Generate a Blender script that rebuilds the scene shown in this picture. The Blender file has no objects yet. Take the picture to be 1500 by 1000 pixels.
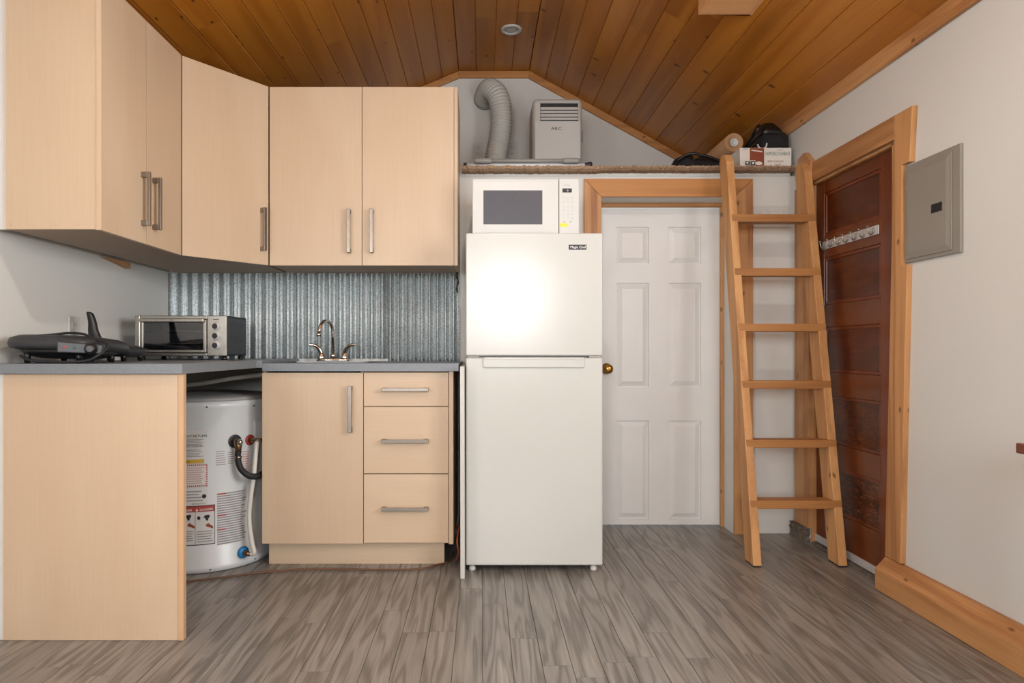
import bpy, bmesh, math, random
from mathutils import Vector, Matrix
random.seed(7)
scene = bpy.context.scene
COL = scene.collection

# ------------------------------------------------------------------ camera
CAMZ = 0.98
F = 960.0                       # focal length in pixels of the 1500-wide frame
CX, CY = 706.0, 512.0           # where the depth lines of the room meet
cam = bpy.data.cameras.new('camera')
cam.sensor_width = 36.0
cam.lens = 36.0 * F / 1500.0
cam.shift_x = (750.0 - CX) / 1500.0
cam.shift_y = (CY - 500.0) / 1500.0
cam.clip_start = 0.02
camo = bpy.data.objects.new('camera', cam)
camo.location = (0, 0, CAMZ)
camo.rotation_euler = (math.pi / 2, 0, 0)
COL.objects.link(camo)
scene.camera = camo

# ------------------------------------------------------------------ light
world = bpy.data.worlds.new('sky')
scene.world = world
world.use_nodes = True
bg = world.node_tree.nodes['Background']
bg.inputs[0].default_value = (0.80, 0.90, 1.0, 1)
bg.inputs[1].default_value = 1.0

def area(name, loc, rot, sx, sy, power, col=(1, 1, 1)):
    l = bpy.data.lights.new(name, 'AREA')
    l.shape = 'RECTANGLE'; l.size = sx; l.size_y = sy
    l.energy = power; l.color = col
    o = bpy.data.objects.new(name, l); COL.objects.link(o)
    o.location = loc; o.rotation_euler = rot
    return o
HP = math.pi / 2
# daylight standing just outside the windows behind and left of the camera, plus an added fill on the right
area('daylight_rear_a', (0.36, -2.69, 1.62), (HP, 0, 0), 0.78, 0.95, 50, (0.98, 0.99, 1.0))
area('daylight_rear_b', (-0.92, -2.69, 1.55), (HP, 0, 0), 0.90, 1.10, 54, (0.98, 0.99, 1.0))
area('daylight_left', (-1.78, 0.0, 1.50), (HP, 0, -HP), 1.30, 1.00, 34, (0.98, 0.99, 1.0))
area('fill_right', (1.78, 0.75, 1.50), (HP, 0, HP), 1.30, 0.95, 58, (0.98, 0.99, 1.0))  # fill outside the added right window, brightens the left wall

vs = scene.view_settings
vs.view_transform = 'Standard'
vs.look = 'None'
vs.exposure = 0.60
vs.gamma = 1.0
vs.use_curve_mapping = False

# ------------------------------------------------------------------ helpers
def hexc(h, a=1.0):
    h = h.lstrip('#')
    r = [int(h[i:i + 2], 16) / 255.0 for i in (0, 2, 4)]
    r = [v / 12.92 if v <= 0.04045 else ((v + 0.055) / 1.055) ** 2.4 for v in r]
    return (r[0], r[1], r[2], a)

class MB:
    """collects geometry in world coordinates and links it as one mesh object"""
    def __init__(s, xf=None):
        s.v = []; s.f = []; s.xf = xf; s.smooth = []
    def add(s, vs_, fs_, sm=False):
        b = len(s.v)
        for p in vs_:
            p = Vector(p)
            if s.xf is not None: p = s.xf @ p
            s.v.append(p)
        for f in fs_:
            s.f.append(tuple(b + i for i in f)); s.smooth.append(sm)
        return s
    def box(s, x0, x1, y0, y1, z0, z1):
        x0, x1 = min(x0, x1), max(x0, x1); y0, y1 = min(y0, y1), max(y0, y1); z0, z1 = min(z0, z1), max(z0, z1)
        v = [(x0, y0, z0), (x1, y0, z0), (x1, y1, z0), (x0, y1, z0), (x0, y0, z1), (x1, y0, z1), (x1, y1, z1), (x0, y1, z1)]
        f = [(0, 3, 2, 1), (4, 5, 6, 7), (0, 1, 5, 4), (1, 2, 6, 5), (2, 3, 7, 6), (3, 0, 4, 7)]
        return s.add(v, f)
    def prism(s, poly, a0, a1, axis='x'):
        """poly is 2D: axis x -> (y,z), axis y -> (x,z), axis z -> (x,y)"""
        def pt(p, a):
            return {'x': (a, p[0], p[1]), 'y': (p[0], a, p[1]), 'z': (p[0], p[1], a)}[axis]
        n = len(poly)
        v = [pt(p, a0) for p in poly] + [pt(p, a1) for p in poly]
        f = [tuple(range(n)), tuple(range(2 * n - 1, n - 1, -1))]
        for i in range(n):
            j = (i + 1) % n
            f.append((i, i + n, j + n, j))
        return s.add(v, f)
    def hexa(s, v8):
        f = [(0, 3, 2, 1), (4, 5, 6, 7), (0, 1, 5, 4), (1, 2, 6, 5), (2, 3, 7, 6), (3, 0, 4, 7)]
        return s.add(v8, f)
    def loft(s, rings, cap=True, sm=True, closed=False):
        n = len(rings[0]); v = [p for r in rings for p in r]; f = []
        m = len(rings)
        for i in range(m - 1 if not closed else m):
            a, b = i * n, ((i + 1) % m) * n
            for j in range(n):
                k = (j + 1) % n
                f.append((a + j, a + k, b + k, b + j))
        s.add(v, f, sm)
        if cap and not closed:
            b0 = len(s.v) - len(v)
            s.f.append(tuple(b0 + j for j in range(n - 1, -1, -1))); s.smooth.append(False)
            s.f.append(tuple(b0 + (m - 1) * n + j for j in range(n))); s.smooth.append(False)
        return s
    def tube(s, path, r, n=10, cap=True):
        pts = [Vector(p) for p in path]
        rr = r if isinstance(r, (list, tuple)) else [r] * len(pts)
        rings = []; up = None
        for i, p in enumerate(pts):
            t = (pts[min(i + 1, len(pts) - 1)] - pts[max(i - 1, 0)]).normalized()
            if up is None:
                up = Vector((0, 0, 1)) if abs(t.z) < 0.9 else Vector((1, 0, 0))
            u = (up - t * up.dot(t))
            if u.length < 1e-4: u = t.orthogonal()
            u.normalize(); w = t.cross(u); up = u
            rings.append([p + (u * math.cos(2 * math.pi * k / n) + w * math.sin(2 * math.pi * k / n)) * rr[i] for k in range(n)])
        return s.loft(rings, cap)
    def lathe(s, prof, c, axis=(0, 0, 1), n=32, cap=True):
        """prof: list of (radius, height along axis) from c"""
        ax = Vector(axis).normalized(); c = Vector(c)
        u = ax.orthogonal().normalized(); w = ax.cross(u)
        rings = [[c + ax * h + (u * math.cos(2 * math.pi * k / n) + w * math.sin(2 * math.pi * k / n)) * max(r, 1e-5) for k in range(n)] for r, h in prof]
        return s.loft(rings, cap)
    def build(s, name, mat, parent=None, bevel=0.0, seg=2, label=None):
        me = bpy.data.meshes.new(name)
        if parent is not None:
            off = wloc(parent)
        else:
            lo = [min(p[i] for p in s.v) for i in range(3)]; hi = [max(p[i] for p in s.v) for i in range(3)]
            off = Vector(((lo[0] + hi[0]) / 2, (lo[1] + hi[1]) / 2, lo[2]))
        me.from_pydata([tuple(p - off) for p in s.v], [], s.f)
        me.update()
        bm = bmesh.new(); bm.from_mesh(me); bmesh.ops.recalc_face_normals(bm, faces=bm.faces); bm.to_mesh(me); bm.free()
        for p, q in zip(me.polygons, s.smooth): p.use_smooth = q
        o = bpy.data.objects.new(name, me); COL.objects.link(o)
        if mat is not None: me.materials.append(mat)
        if parent is not None: o.parent = parent
        else: o.location = off
        if bevel > 0:
            b = o.modifiers.new('bevel', 'BEVEL'); b.width = bevel; b.segments = seg; b.limit_method = 'ANGLE'; b.angle_limit = math.radians(40)
            b.harden_normals = False
        if label: o['label'] = label
        return o

def wloc(o):
    l = Vector((0, 0, 0))
    while o is not None:
        l += Vector(o.location); o = o.parent
    return l
def tag(o, label, cat, group=None, kind=None):
    o['label'] = label; o['category'] = cat
    if group: o['group'] = group
    if kind: o['kind'] = kind
    return o
def thing(name, label, cat, loc, group=None, kind=None):
    o = bpy.data.objects.new(name, None); COL.objects.link(o); o.location = loc; o.empty_display_size = 0.05
    return tag(o, label, cat, group, kind)
def text_geo(txt, size, align='LEFT', sx=1.0):
    cu = bpy.data.curves.new('txt', 'FONT'); cu.body = txt; cu.size = size; cu.align_x = align; cu.resolution_u = 2
    o = bpy.data.objects.new('txt', cu); COL.objects.link(o)
    dg = bpy.context.evaluated_depsgraph_get(); dg.update()
    me = bpy.data.meshes.new_from_object(o.evaluated_get(dg))
    v = [(p.co.x * sx, p.co.y) for p in me.vertices]; f = [tuple(p.vertices) for p in me.polygons]
    bpy.data.objects.remove(o); bpy.data.curves.remove(cu); bpy.data.meshes.remove(me)
    return v, f
def smooth_path(pts, n=8):
    pts = [Vector(p) for p in pts]; out = []
    for i in range(len(pts) - 1):
        p0 = pts[max(i - 1, 0)]; p1 = pts[i]; p2 = pts[i + 1]; p3 = pts[min(i + 2, len(pts) - 1)]
        for k in range(n):
            t = k / n
            out.append(0.5 * ((2 * p1) + (p2 - p0) * t + (2 * p0 - 5 * p1 + 4 * p2 - p3) * t * t + (3 * p1 - p0 - 3 * p2 + p3) * t ** 3))
    out.append(pts[-1]); return out
def ring_super(cx, cy, z, ax, ay, e=4.0, n=40):
    r = []
    for k in range(n):
        t = 2 * math.pi * k / n; c, s_ = math.cos(t), math.sin(t)
        r.append((cx + ax * math.copysign(abs(c) ** (2 / e), c), cy + ay * math.copysign(abs(s_) ** (2 / e), s_), z))
    return r

# ------------------------------------------------------------------ materials
def newmat(name):
    m = bpy.data.materials.new(name); m.use_nodes = True
    nt = m.node_tree; b = nt.nodes['Principled BSDF']
    return m, nt, b
def node(nt, typ, **kw):
    n = nt.nodes.new(typ)
    for k, v in kw.items(): setattr(n, k, v)
    return n
def mth(nt, op, a, b=None, c=None):
    n = nt.nodes.new('ShaderNodeMath'); n.operation = op
    for i, q in enumerate((a, b, c)):
        if q is None: continue
        if isinstance(q, (int, float)): n.inputs[i].default_value = q
        else: nt.links.new(q, n.inputs[i])
    return n.outputs[0]
def ramp(nt, fac, stops):
    n = nt.nodes.new('ShaderNodeValToRGB'); e = n.color_ramp.elements
    e[0].position, e[0].color = stops[0]; e[1].position, e[1].color = stops[-1]
    for p, c_ in stops[1:-1]:
        k = e.new(p); k.color = c_
    nt.links.new(fac, n.inputs[0]); return n.outputs[0]
def mixc(nt, fac, a, b, mode='MIX'):
    n = nt.nodes.new('ShaderNodeMix'); n.data_type = 'RGBA'; n.blend_type = mode
    for i, q in ((0, fac), (6, a), (7, b)):
        if isinstance(q, (int, float)): n.inputs[i].default_value = q
        elif isinstance(q, tuple): n.inputs[i].default_value = q
        else: nt.links.new(q, n.inputs[i])
    return n.outputs[2]
def coords(nt, scale, rnd=0.0):
    g = node(nt, 'ShaderNodeNewGeometry'); src = g.outputs['Position']
    if rnd:
        oi = node(nt, 'ShaderNodeObjectInfo')
        add = node(nt, 'ShaderNodeVectorMath', operation='ADD')
        sc = node(nt, 'ShaderNodeVectorMath', operation='SCALE'); sc.inputs[0].default_value = (1.0, 1.7, 2.3)
        nt.links.new(mth(nt, 'MULTIPLY', oi.outputs['Random'], rnd), sc.inputs['Scale'])
        nt.links.new(src, add.inputs[0]); nt.links.new(sc.outputs[0], add.inputs[1]); src = add.outputs[0]
    mp = node(nt, 'ShaderNodeVectorMath', operation='MULTIPLY'); mp.inputs[1].default_value = scale
    nt.links.new(src, mp.inputs[0]); return mp.outputs[0]
def noise(nt, vec, scale, detail=3.0, rough=0.5, dist=0.0):
    n = node(nt, 'ShaderNodeTexNoise'); n.inputs['Scale'].default_value = scale; n.inputs['Detail'].default_value = detail
    n.inputs['Roughness'].default_value = rough; n.inputs['Distortion'].default_value = dist
    nt.links.new(vec, n.inputs['Vector']); return n.outputs['Fac']
def bump(nt, b, h, strength, dist=0.002):
    n = node(nt, 'ShaderNodeBump'); n.inputs['Strength'].default_value = strength; n.inputs['Distance'].default_value = dist
    nt.links.new(h, n.inputs['Height']); nt.links.new(n.outputs[0], b.inputs['Normal'])
def plain(name, col, rough=0.5, metal=0.0, var=0.06, vscale=6.0, bmp=0.0, bscale=120.0, coat=0.0):
    m, nt, b = newmat(name); c0 = hexc(col)
    v = coords(nt, (1, 1, 1)); nz = noise(nt, v, vscale, 4)
    d = tuple(x * (1 - var * 1.6) for x in c0[:3]) + (1,); l = tuple(min(1, x * (1 + var)) for x in c0[:3]) + (1,)
    nt.links.new(ramp(nt, nz, [(0.3, d), (0.7, l)]), b.inputs['Base Color'])
    b.inputs['Roughness'].default_value = rough; b.inputs['Metallic'].default_value = metal
    if coat: b.inputs['Coat Weight'].default_value = coat; b.inputs['Coat Roughness'].default_value = 0.08
    if bmp: bump(nt, b, noise(nt, v, bscale, 3), bmp)
    return m
AX = {'x': 0, 'y': 1, 'z': 2}
def wood(name, dark, mid, light, axis='z', rough=0.45, ring=26.0, stretch=0.12, base=7.0, fine=0.25, rnd=11.0, tint=0.18, knots=0.0, kcol='#3a1c0a', bmp=0.15, fig=1.0, coat=0.0):
    """contour lines of a stretched noise give the cathedral figure, a second one the fibres"""
    m, nt, b = newmat(name)
    s = [1.0, 1.0, 1.0]; s[AX[axis]] = stretch
    v = coords(nt, tuple(s), rnd)
    n1 = noise(nt, v, base, 2.0, 0.45, 0.3)
    rings = mth(nt, 'MULTIPLY_ADD', mth(nt, 'SINE', mth(nt, 'MULTIPLY', n1, ring * 2.2)), 0.5, 0.5)
    rings = mth(nt, 'POWER', rings, 1.6)
    s2 = [1.0, 1.0, 1.0]; s2[AX[axis]] = 0.025
    v2 = coords(nt, tuple(s2), rnd)
    n2 = noise(nt, v2, 160.0, 3.0, 0.6)
    fac = mth(nt, 'ADD', mth(nt, 'MULTIPLY', rings, 0.45 * fig), mth(nt, 'MULTIPLY', n2, fine * 1.2))
    fac = mth(nt, 'ADD', fac, mth(nt, 'MULTIPLY', n1, 0.35))
    colr = ramp(nt, fac, [(0.15, hexc(light)), (0.5, hexc(mid)), (0.95, hexc(dark))])
    if tint:
        oi = node(nt, 'ShaderNodeObjectInfo')
        hs = node(nt, 'ShaderNodeHueSaturation')
        nt.links.new(mth(nt, 'MULTIPLY_ADD', oi.outputs['Random'], tint * 2, 1 - tint), hs.inputs['Value'])
        nt.links.new(colr, hs.inputs['Color']); colr = hs.outputs[0]
    if knots:
        v3 = coords(nt, (1, 1, 1), rnd)
        sx_ = node(nt, 'ShaderNodeSeparateXYZ'); nt.links.new(v3, sx_.inputs[0])
        oth = [i for i in range(3) if i != AX[axis]]
        cmb = node(nt, 'ShaderNodeCombineXYZ')
        nt.links.new(mth(nt, 'ADD', sx_.outputs[oth[0]], sx_.outputs[oth[1]]), cmb.inputs[0])
        nt.links.new(mth(nt, 'MULTIPLY', sx_.outputs[AX[axis]], 0.6), cmb.inputs[1])
        v3 = cmb.outputs[0]
        vo = node(nt, 'ShaderNodeTexVoronoi', voronoi_dimensions='2D'); vo.inputs['Scale'].default_value = 7.0; nt.links.new(v3, vo.inputs['Vector'])
        sep = node(nt, 'ShaderNodeSeparateColor'); nt.links.new(vo.outputs['Color'], sep.inputs[0])
        pick = mth(nt, 'LESS_THAN', sep.outputs[0], knots)
        dn = mth(nt, 'ADD', vo.outputs['Distance'], mth(nt, 'MULTIPLY', noise(nt, v3, 60, 2), 0.03))
        k = node(nt, 'ShaderNodeMapRange'); k.inputs[1].default_value = 0.085; k.inputs[2].default_value = 0.045; k.inputs[3].default_value = 0; k.inputs[4].default_value = 0.75
        nt.links.new(dn, k.inputs[0])
        colr = mixc(nt, mth(nt, 'MULTIPLY', k.outputs[0], pick), colr, hexc(kcol))
    nt.links.new(colr, b.inputs['Base Color'])
    b.inputs['Roughness'].default_value = rough
    if coat: b.inputs['Coat Weight'].default_value = coat; b.inputs['Coat Roughness'].default_value = 0.15
    if bmp: bump(nt, b, fac, bmp, 0.0012)
    return m

M = {}
M['wall'] = plain('white_wall_paint', '#d3d2cd', 0.6, var=0.015, vscale=1.5, bmp=0.10, bscale=160)
M['wall_loft'] = M['wall']
M['door_white'] = plain('white_door_paint', '#dcdcda', 0.4, var=0.015, bmp=0.03, bscale=60)
M['maple'] = wood('maple_veneer', '#ae9072', '#bfa58a', '#cab59a', 'z', 0.42, ring=7, stretch=0.22, base=3.2, fine=0.22, rnd=5.0, tint=0.02, bmp=0.02, fig=0.22)
M['maple_h'] = wood('maple_veneer_flat', '#ae9072', '#bfa58a', '#cab59a', 'x', 0.42, ring=7, stretch=0.22, base=3.2, fine=0.22, rnd=5.0, tint=0.02, bmp=0.02, fig=0.22)
M['maple_edge'] = plain('maple_edge_band', '#c4a07c', 0.5, var=0.03)
M['carcass'] = plain('cabinet_carcass_board', '#a48f7a', 0.6, var=0.03)
M['pine_z'] = wood('pine_upright', '#8f5b30', '#bd8a58', '#cb9c6b', 'z', 0.5, ring=9, stretch=0.07, base=9, fine=0.45, tint=0.06, knots=0.30, kcol='#5a3216', fig=0.8)
M['pine_y'] = wood('pine_depthwise', '#8f5b30', '#bd8a58', '#cb9c6b', 'y', 0.5, ring=9, stretch=0.07, base=9, fine=0.45, tint=0.06, knots=0.30, kcol='#5a3216', fig=0.8)
M['pine_x'] = wood('pine_crosswise', '#96602f', '#b87f45', '#c58d54', 'x', 0.5, ring=9, stretch=0.07, base=9, fine=0.45, tint=0.06, knots=0.22, kcol='#5a3216', fig=0.8)
M['ladder_z'] = wood('ladder_lumber', '#a06a3a', '#c3915c', '#cfa06d', 'z', 0.55, ring=8, stretch=0.07, base=9, fine=0.45, tint=0.05, knots=0.28, kcol='#5a3216', fig=0.7)
M['ladder_x'] = wood('ladder_tread_lumber', '#8a562a', '#a8733e', '#b5814b', 'x', 0.55, ring=8, stretch=0.07, base=9, fine=0.45, tint=0.06, knots=0.18, kcol='#5a3216', fig=0.7)
M['ceil'] = wood('stained_ceiling_board', '#7c4510', '#aa691f', '#be7f2e', 'y', 0.36, ring=9, stretch=0.07, base=5.5, fine=0.30, tint=0.12, knots=0.34, kcol='#2a1304', fig=0.6, bmp=0.1)
M['floor'] = wood('grey_oak_laminate', '#645f59', '#89847d', '#a5a19a', 'y', 0.33, ring=17, stretch=0.085, base=15.0, fine=0.6, tint=0.09, bmp=0.08, fig=0.85)
M['subfloor'] = plain('floor_joint', '#8b857c', 0.8)
M['ceil_back'] = plain('ceiling_gap_dark', '#3a2008', 0.8)
M['pine_pale'] = wood('pale_pine_block', '#c58a55', '#dca56f', '#e5b584', 'x', 0.5, ring=7, stretch=0.12, base=5, fine=0.3, tint=0.0, fig=0.5)
M['worktop'] = plain('grey_laminate_worktop', '#747a80', 0.38, var=0.05, vscale=90)
M['steel'] = plain('brushed_nickel', '#8f887f', 0.34, 1.0, var=0.05, vscale=40)
M['toaster_steel'] = plain('toaster_steel', '#a9a59d', 0.32, 1.0, var=0.05, vscale=40)
M['chrome'] = plain('faucet_chrome', '#c9c0b6', 0.10, 1.0, var=0.02)
M['fridge'] = plain('white_enamel', '#c1c1bc', 0.20, var=0.005)
M['fridge_side'] = plain('white_enamel_side', '#d6d6d1', 0.35, var=0.01)
M['white_plastic'] = plain('white_plastic', '#c5c5c1', 0.35, var=0.01)
M['offwhite'] = plain('off_white_plastic', '#bfbeb8', 0.45, var=0.015)
M['grey_plastic'] = plain('grey_plastic', '#8b8a86', 0.45, var=0.04)
M['dark_grey'] = plain('dark_grey_plastic', '#2b2d31', 0.42, var=0.06)
M['charcoal'] = plain('charcoal_enamel', '#33353a', 0.40, var=0.06)
M['black'] = plain('black_plastic', '#131314', 0.35, var=0.1)
M['black_rough'] = plain('black_fabric', '#17171a', 0.85, var=0.25, vscale=30, bmp=0.4, bscale=200)
M['mesh_window'] = plain('microwave_mesh_glass', '#55575e', 0.16, var=0.08, vscale=300)
M['yellow'] = plain('yellow_sticker', '#e2cf3a', 0.5, var=0.04)
M['ink'] = plain('black_ink', '#26262a', 0.6, var=0.05)
M['ink_grey'] = plain('grey_ink', '#8d9096', 0.6, var=0.05)
M['ink_red'] = plain('red_ink', '#a8443c', 0.6, var=0.05)
M['ink_green'] = plain('green_ink', '#3e6452', 0.6, var=0.05)
M['ink_pale_red'] = plain('pale_red_ink', '#c79a97', 0.6, var=0.05)
M['ink_white'] = plain('white_ink', '#f0f0ee', 0.5, var=0.01)
M['ink_yellow'] = plain('yellow_ink', '#c6a540', 0.6, var=0.05)
M['paper_white'] = plain('label_paper', '#d3d3d1', 0.6, var=0.02)
M['heater'] = plain('heater_white_steel', '#cfd4d6', 0.30, var=0.02, vscale=3)
M['heater_top'] = plain('heater_grey_top', '#9b9a98', 0.45, var=0.06)
M['brass'] = plain('brass', '#a98443', 0.22, 1.0, var=0.08)
M['brass_dull'] = plain('dull_brass_fitting', '#8d7458', 0.4, 1.0, var=0.15, vscale=60)
M['red_plastic'] = plain('red_collar', '#98322b', 0.45, var=0.08)
M['blue_plastic'] = plain('blue_valve', '#1f78b4', 0.4, var=0.06)
M['hose_white'] = plain('white_hose', '#d5d2ca', 0.45, var=0.04)
M['hose_grey'] = plain('grey_hose', '#8f8d88', 0.5, var=0.05)
M['rubber'] = plain('black_rubber', '#1c1d20', 0.6, var=0.1)
M['orange_cord'] = plain('brown_orange_cord', '#64452f', 0.55, var=0.2, vscale=3)
M['copper'] = plain('copper_red_wire', '#a5522c', 0.4, var=0.15)
M['panel_grey'] = plain('grey_electric_panel', '#8a857c', 0.40, 0.0, var=0.03, vscale=3)
M['kraft'] = plain('kraft_paper', '#b98f68', 0.7, var=0.05, vscale=12)
M['carton'] = plain('white_carton', '#dcd8d0', 0.6, var=0.02)
M['carton_brown'] = plain('brown_carton_print', '#8a4226', 0.6, var=0.06)
M['carpet'] = plain('brown_carpet', '#a0866c', 0.95, var=0.30, vscale=180, bmp=0.9, bscale=300)
M['tubewhite'] = plain('white_tube', '#d2d3d4', 0.35, var=0.02)
M['dirt'] = plain('weathered_grey', '#6d6459', 0.9, var=0.3, vscale=60, bmp=0.6)
M['table_brown'] = wood('reddish_table_wood', '#4a2010', '#7a3d20', '#8f4b28', 'y', 0.35, ring=8, base=6, fine=0.3, tint=0)
M['alu'] = plain('sweep_aluminium', '#cfcfd0', 0.4, 0.3, var=0.03)
M['sink'] = plain('stainless_sink', '#77797b', 0.42, 1.0, var=0.04, vscale=50)

def brown_door_mat():
    m, nt, b = newmat('worn_brown_varnish')
    v = coords(nt, (1, 1, 3.0)); n1 = noise(nt, v, 5, 4, 0.6, 0.6)
    v2 = coords(nt, (1.0, 0.06, 1.0)); n2 = noise(nt, v2, 130, 3)
    fac = mth(nt, 'ADD', mth(nt, 'MULTIPLY', n1, 0.7), mth(nt, 'MULTIPLY', n2, 0.35))
    c0 = ramp(nt, fac, [(0.25, hexc('#6e3412')), (0.5, hexc('#4f210b')), (0.8, hexc('#2a1006'))])
    # scuffed varnish low on the door
    g = node(nt, 'ShaderNodeNewGeometry'); sp = node(nt, 'ShaderNodeSeparateXYZ'); nt.links.new(g.outputs['Position'], sp.inputs[0])
    low = node(nt, 'ShaderNodeMapRange'); low.inputs[1].default_value = 1.0; low.inputs[2].default_value = 0.35; nt.links.new(sp.outputs[2], low.inputs[0])
    n3 = noise(nt, coords(nt, (1, 1, 2.2)), 17, 6, 0.7, 0.8)
    k = mth(nt, 'MULTIPLY', mth(nt, 'GREATER_THAN', n3, 0.53), low.outputs[0])
    c1 = mixc(nt, mth(nt, 'MULTIPLY', k, 0.8), c0, hexc('#23130b'))
    n4 = noise(nt, coords(nt, (1, 1, 2.5)), 45, 5, 0.7)
    k2 = mth(nt, 'MULTIPLY', mth(nt, 'GREATER_THAN', n4, 0.59), low.outputs[0])
    nt.links.new(mixc(nt, mth(nt, 'MULTIPLY', k2, 0.55), c1, hexc('#9a6436')), b.inputs['Base Color'])
    b.inputs['Roughness'].default_value = 0.3
    bump(nt, b, n3, 0.15); return m
M['brown_door'] = brown_door_mat()
M['brown_rail'] = wood('red_brown_varnish', '#46200c', '#663213', '#783f1a', 'y', 0.28, ring=7, stretch=0.1, base=5, fine=0.3, tint=0.05, fig=0.5)
M['brown_stile'] = wood('red_brown_varnish_upright', '#46200c', '#642c10', '#733816', 'z', 0.28, ring=7, stretch=0.1, base=5, fine=0.3, tint=0.05, fig=0.5)

def galv():
    m, nt, b = newmat('galvanised_steel')
    v = coords(nt, (1, 1, 1))
    vo = node(nt, 'ShaderNodeTexVoronoi'); vo.inputs['Scale'].default_value = 210; nt.links.new(v, vo.inputs['Vector'])
    sep = node(nt, 'ShaderNodeSeparateColor'); nt.links.new(vo.outputs['Color'], sep.inputs[0])
    n1 = noise(nt, v, 9, 4, 0.6)
    f = mth(nt, 'ADD', mth(nt, 'MULTIPLY', sep.outputs[0], 0.55), mth(nt, 'MULTIPLY', n1, 0.45))
    c0 = ramp(nt, f, [(0.2, hexc('#b4bfc2')), (0.55, hexc('#dde6e8')), (0.85, hexc('#f2f7f8'))])
    n2 = noise(nt, v, 120, 4, 0.7)
    nt.links.new(mixc(nt, mth(nt, 'MULTIPLY', mth(nt, 'GREATER_THAN', n2, 0.64), 0.55), c0, hexc('#4d5254')), b.inputs['Base Color'])
    b.inputs['Metallic'].default_value = 0.85
    b.inputs['Anisotropic'].default_value = 0.95
    tz_ = node(nt, 'ShaderNodeCombineXYZ'); tz_.inputs[2].default_value = 1.0; nt.links.new(tz_.outputs[0], b.inputs['Tangent'])
    nt.links.new(mth(nt, 'MULTIPLY_ADD', sep.outputs[1], 0.12, 0.46), b.inputs['Roughness'])
    return m
M['galv'] = galv()
def glass(name, tint=(1, 1, 1, 1), gloss=0.10):
    m = bpy.data.materials.new(name); m.use_nodes = True; nt = m.node_tree; nt.nodes.clear()
    o = node(nt, 'ShaderNodeOutputMaterial'); t = node(nt, 'ShaderNodeBsdfTransparent'); t.inputs[0].default_value = tint
    g = node(nt, 'ShaderNodeBsdfGlossy'); g.inputs['Roughness'].default_value = 0.03
    x = node(nt, 'ShaderNodeMixShader'); x.inputs[0].default_value = gloss
    nt.links.new(t.outputs[0], x.inputs[1]); nt.links.new(g.outputs[0], x.inputs[2]); nt.links.new(x.outputs[0], o.inputs[0]); return m
M['glass'] = glass('window_glass')
M['oven_glass'] = glass('smoked_oven_glass', (0.72, 0.72, 0.74, 1), 0.08)

# ------------------------------------------------------------------ room dimensions (metres)
XL, XR = -1.668, 1.672
YB, YG, YR = 3.497, 4.64, -2.60          # kitchen wall, gable wall over the loft, wall behind the camera
FL0, FL1, ZF = -0.164, 0.333, 2.946      # flat strip of the ceiling
SLL, SLR = 0.42, 0.55
ZL = ZF - SLL * (FL0 - XL); ZR = ZF - SLR * (XR - FL1)
LOFT = 1.945
def struct(o, label, cat): return tag(o, label, cat, kind='structure')

# floor ---------------------------------------------------------------------------------
floor = MB().box(XL, XR + 0.13, YR, 3.70, -0.06, -0.0085).build('floor', M['subfloor'])
struct(floor, 'grey brown laminate plank floor', 'floor')
def plank_mesh(name, w, t, mat, ch=0.0012, down=False):
    """unit-length plank along +Y, chamfered along its visible face"""
    h = w / 2
    poly = [(-h, 0), (h, 0), (h, t - ch), (h - ch, t), (-h + ch, t), (-h, t - ch)]
    if down: poly = [(x, -z) for x, z in poly]
    n = len(poly); v = [(x, 0, z) for x, z in poly] + [(x, 1, z) for x, z in poly]
    f = [tuple(range(n)), tuple(range(2 * n - 1, n - 1, -1))] + [(i, i + n, (i + 1) % n + n, (i + 1) % n) for i in range(n)]
    me = bpy.data.meshes.new(name); me.from_pydata(v, [], f); me.update()
    bm = bmesh.new(); bm.from_mesh(me); bmesh.ops.recalc_face_normals(bm, faces=bm.faces); bm.to_mesh(me); bm.free()
    me.materials.append(mat); return me
NW = 36; W = (XR - XL) / NW
fm = plank_mesh('floor_board', W - 0.0011, 0.0085, M['floor'])
fo = wloc(floor)
for i in range(NW):
    x = XL + W * (i + 0.5)
    y = 3.69 if 0.60 < x < 1.36 else YB - 0.002
    first = True
    while y > YR + 0.02:
        L = random.uniform(0.25, 1.15) if first else random.uniform(0.75, 1.25)
        first = False
        y0 = max(y - L, YR)
        if y0 - YR < 0.3: y0 = YR
        o = bpy.data.objects.new('floor_board', fm); COL.objects.link(o); o.parent = floor
        o.location = Vector((x, y0 + 0.0005, -0.0085)) - fo; o.scale = (1, y - y0 - 0.001, 1)
        y = y0

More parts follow.
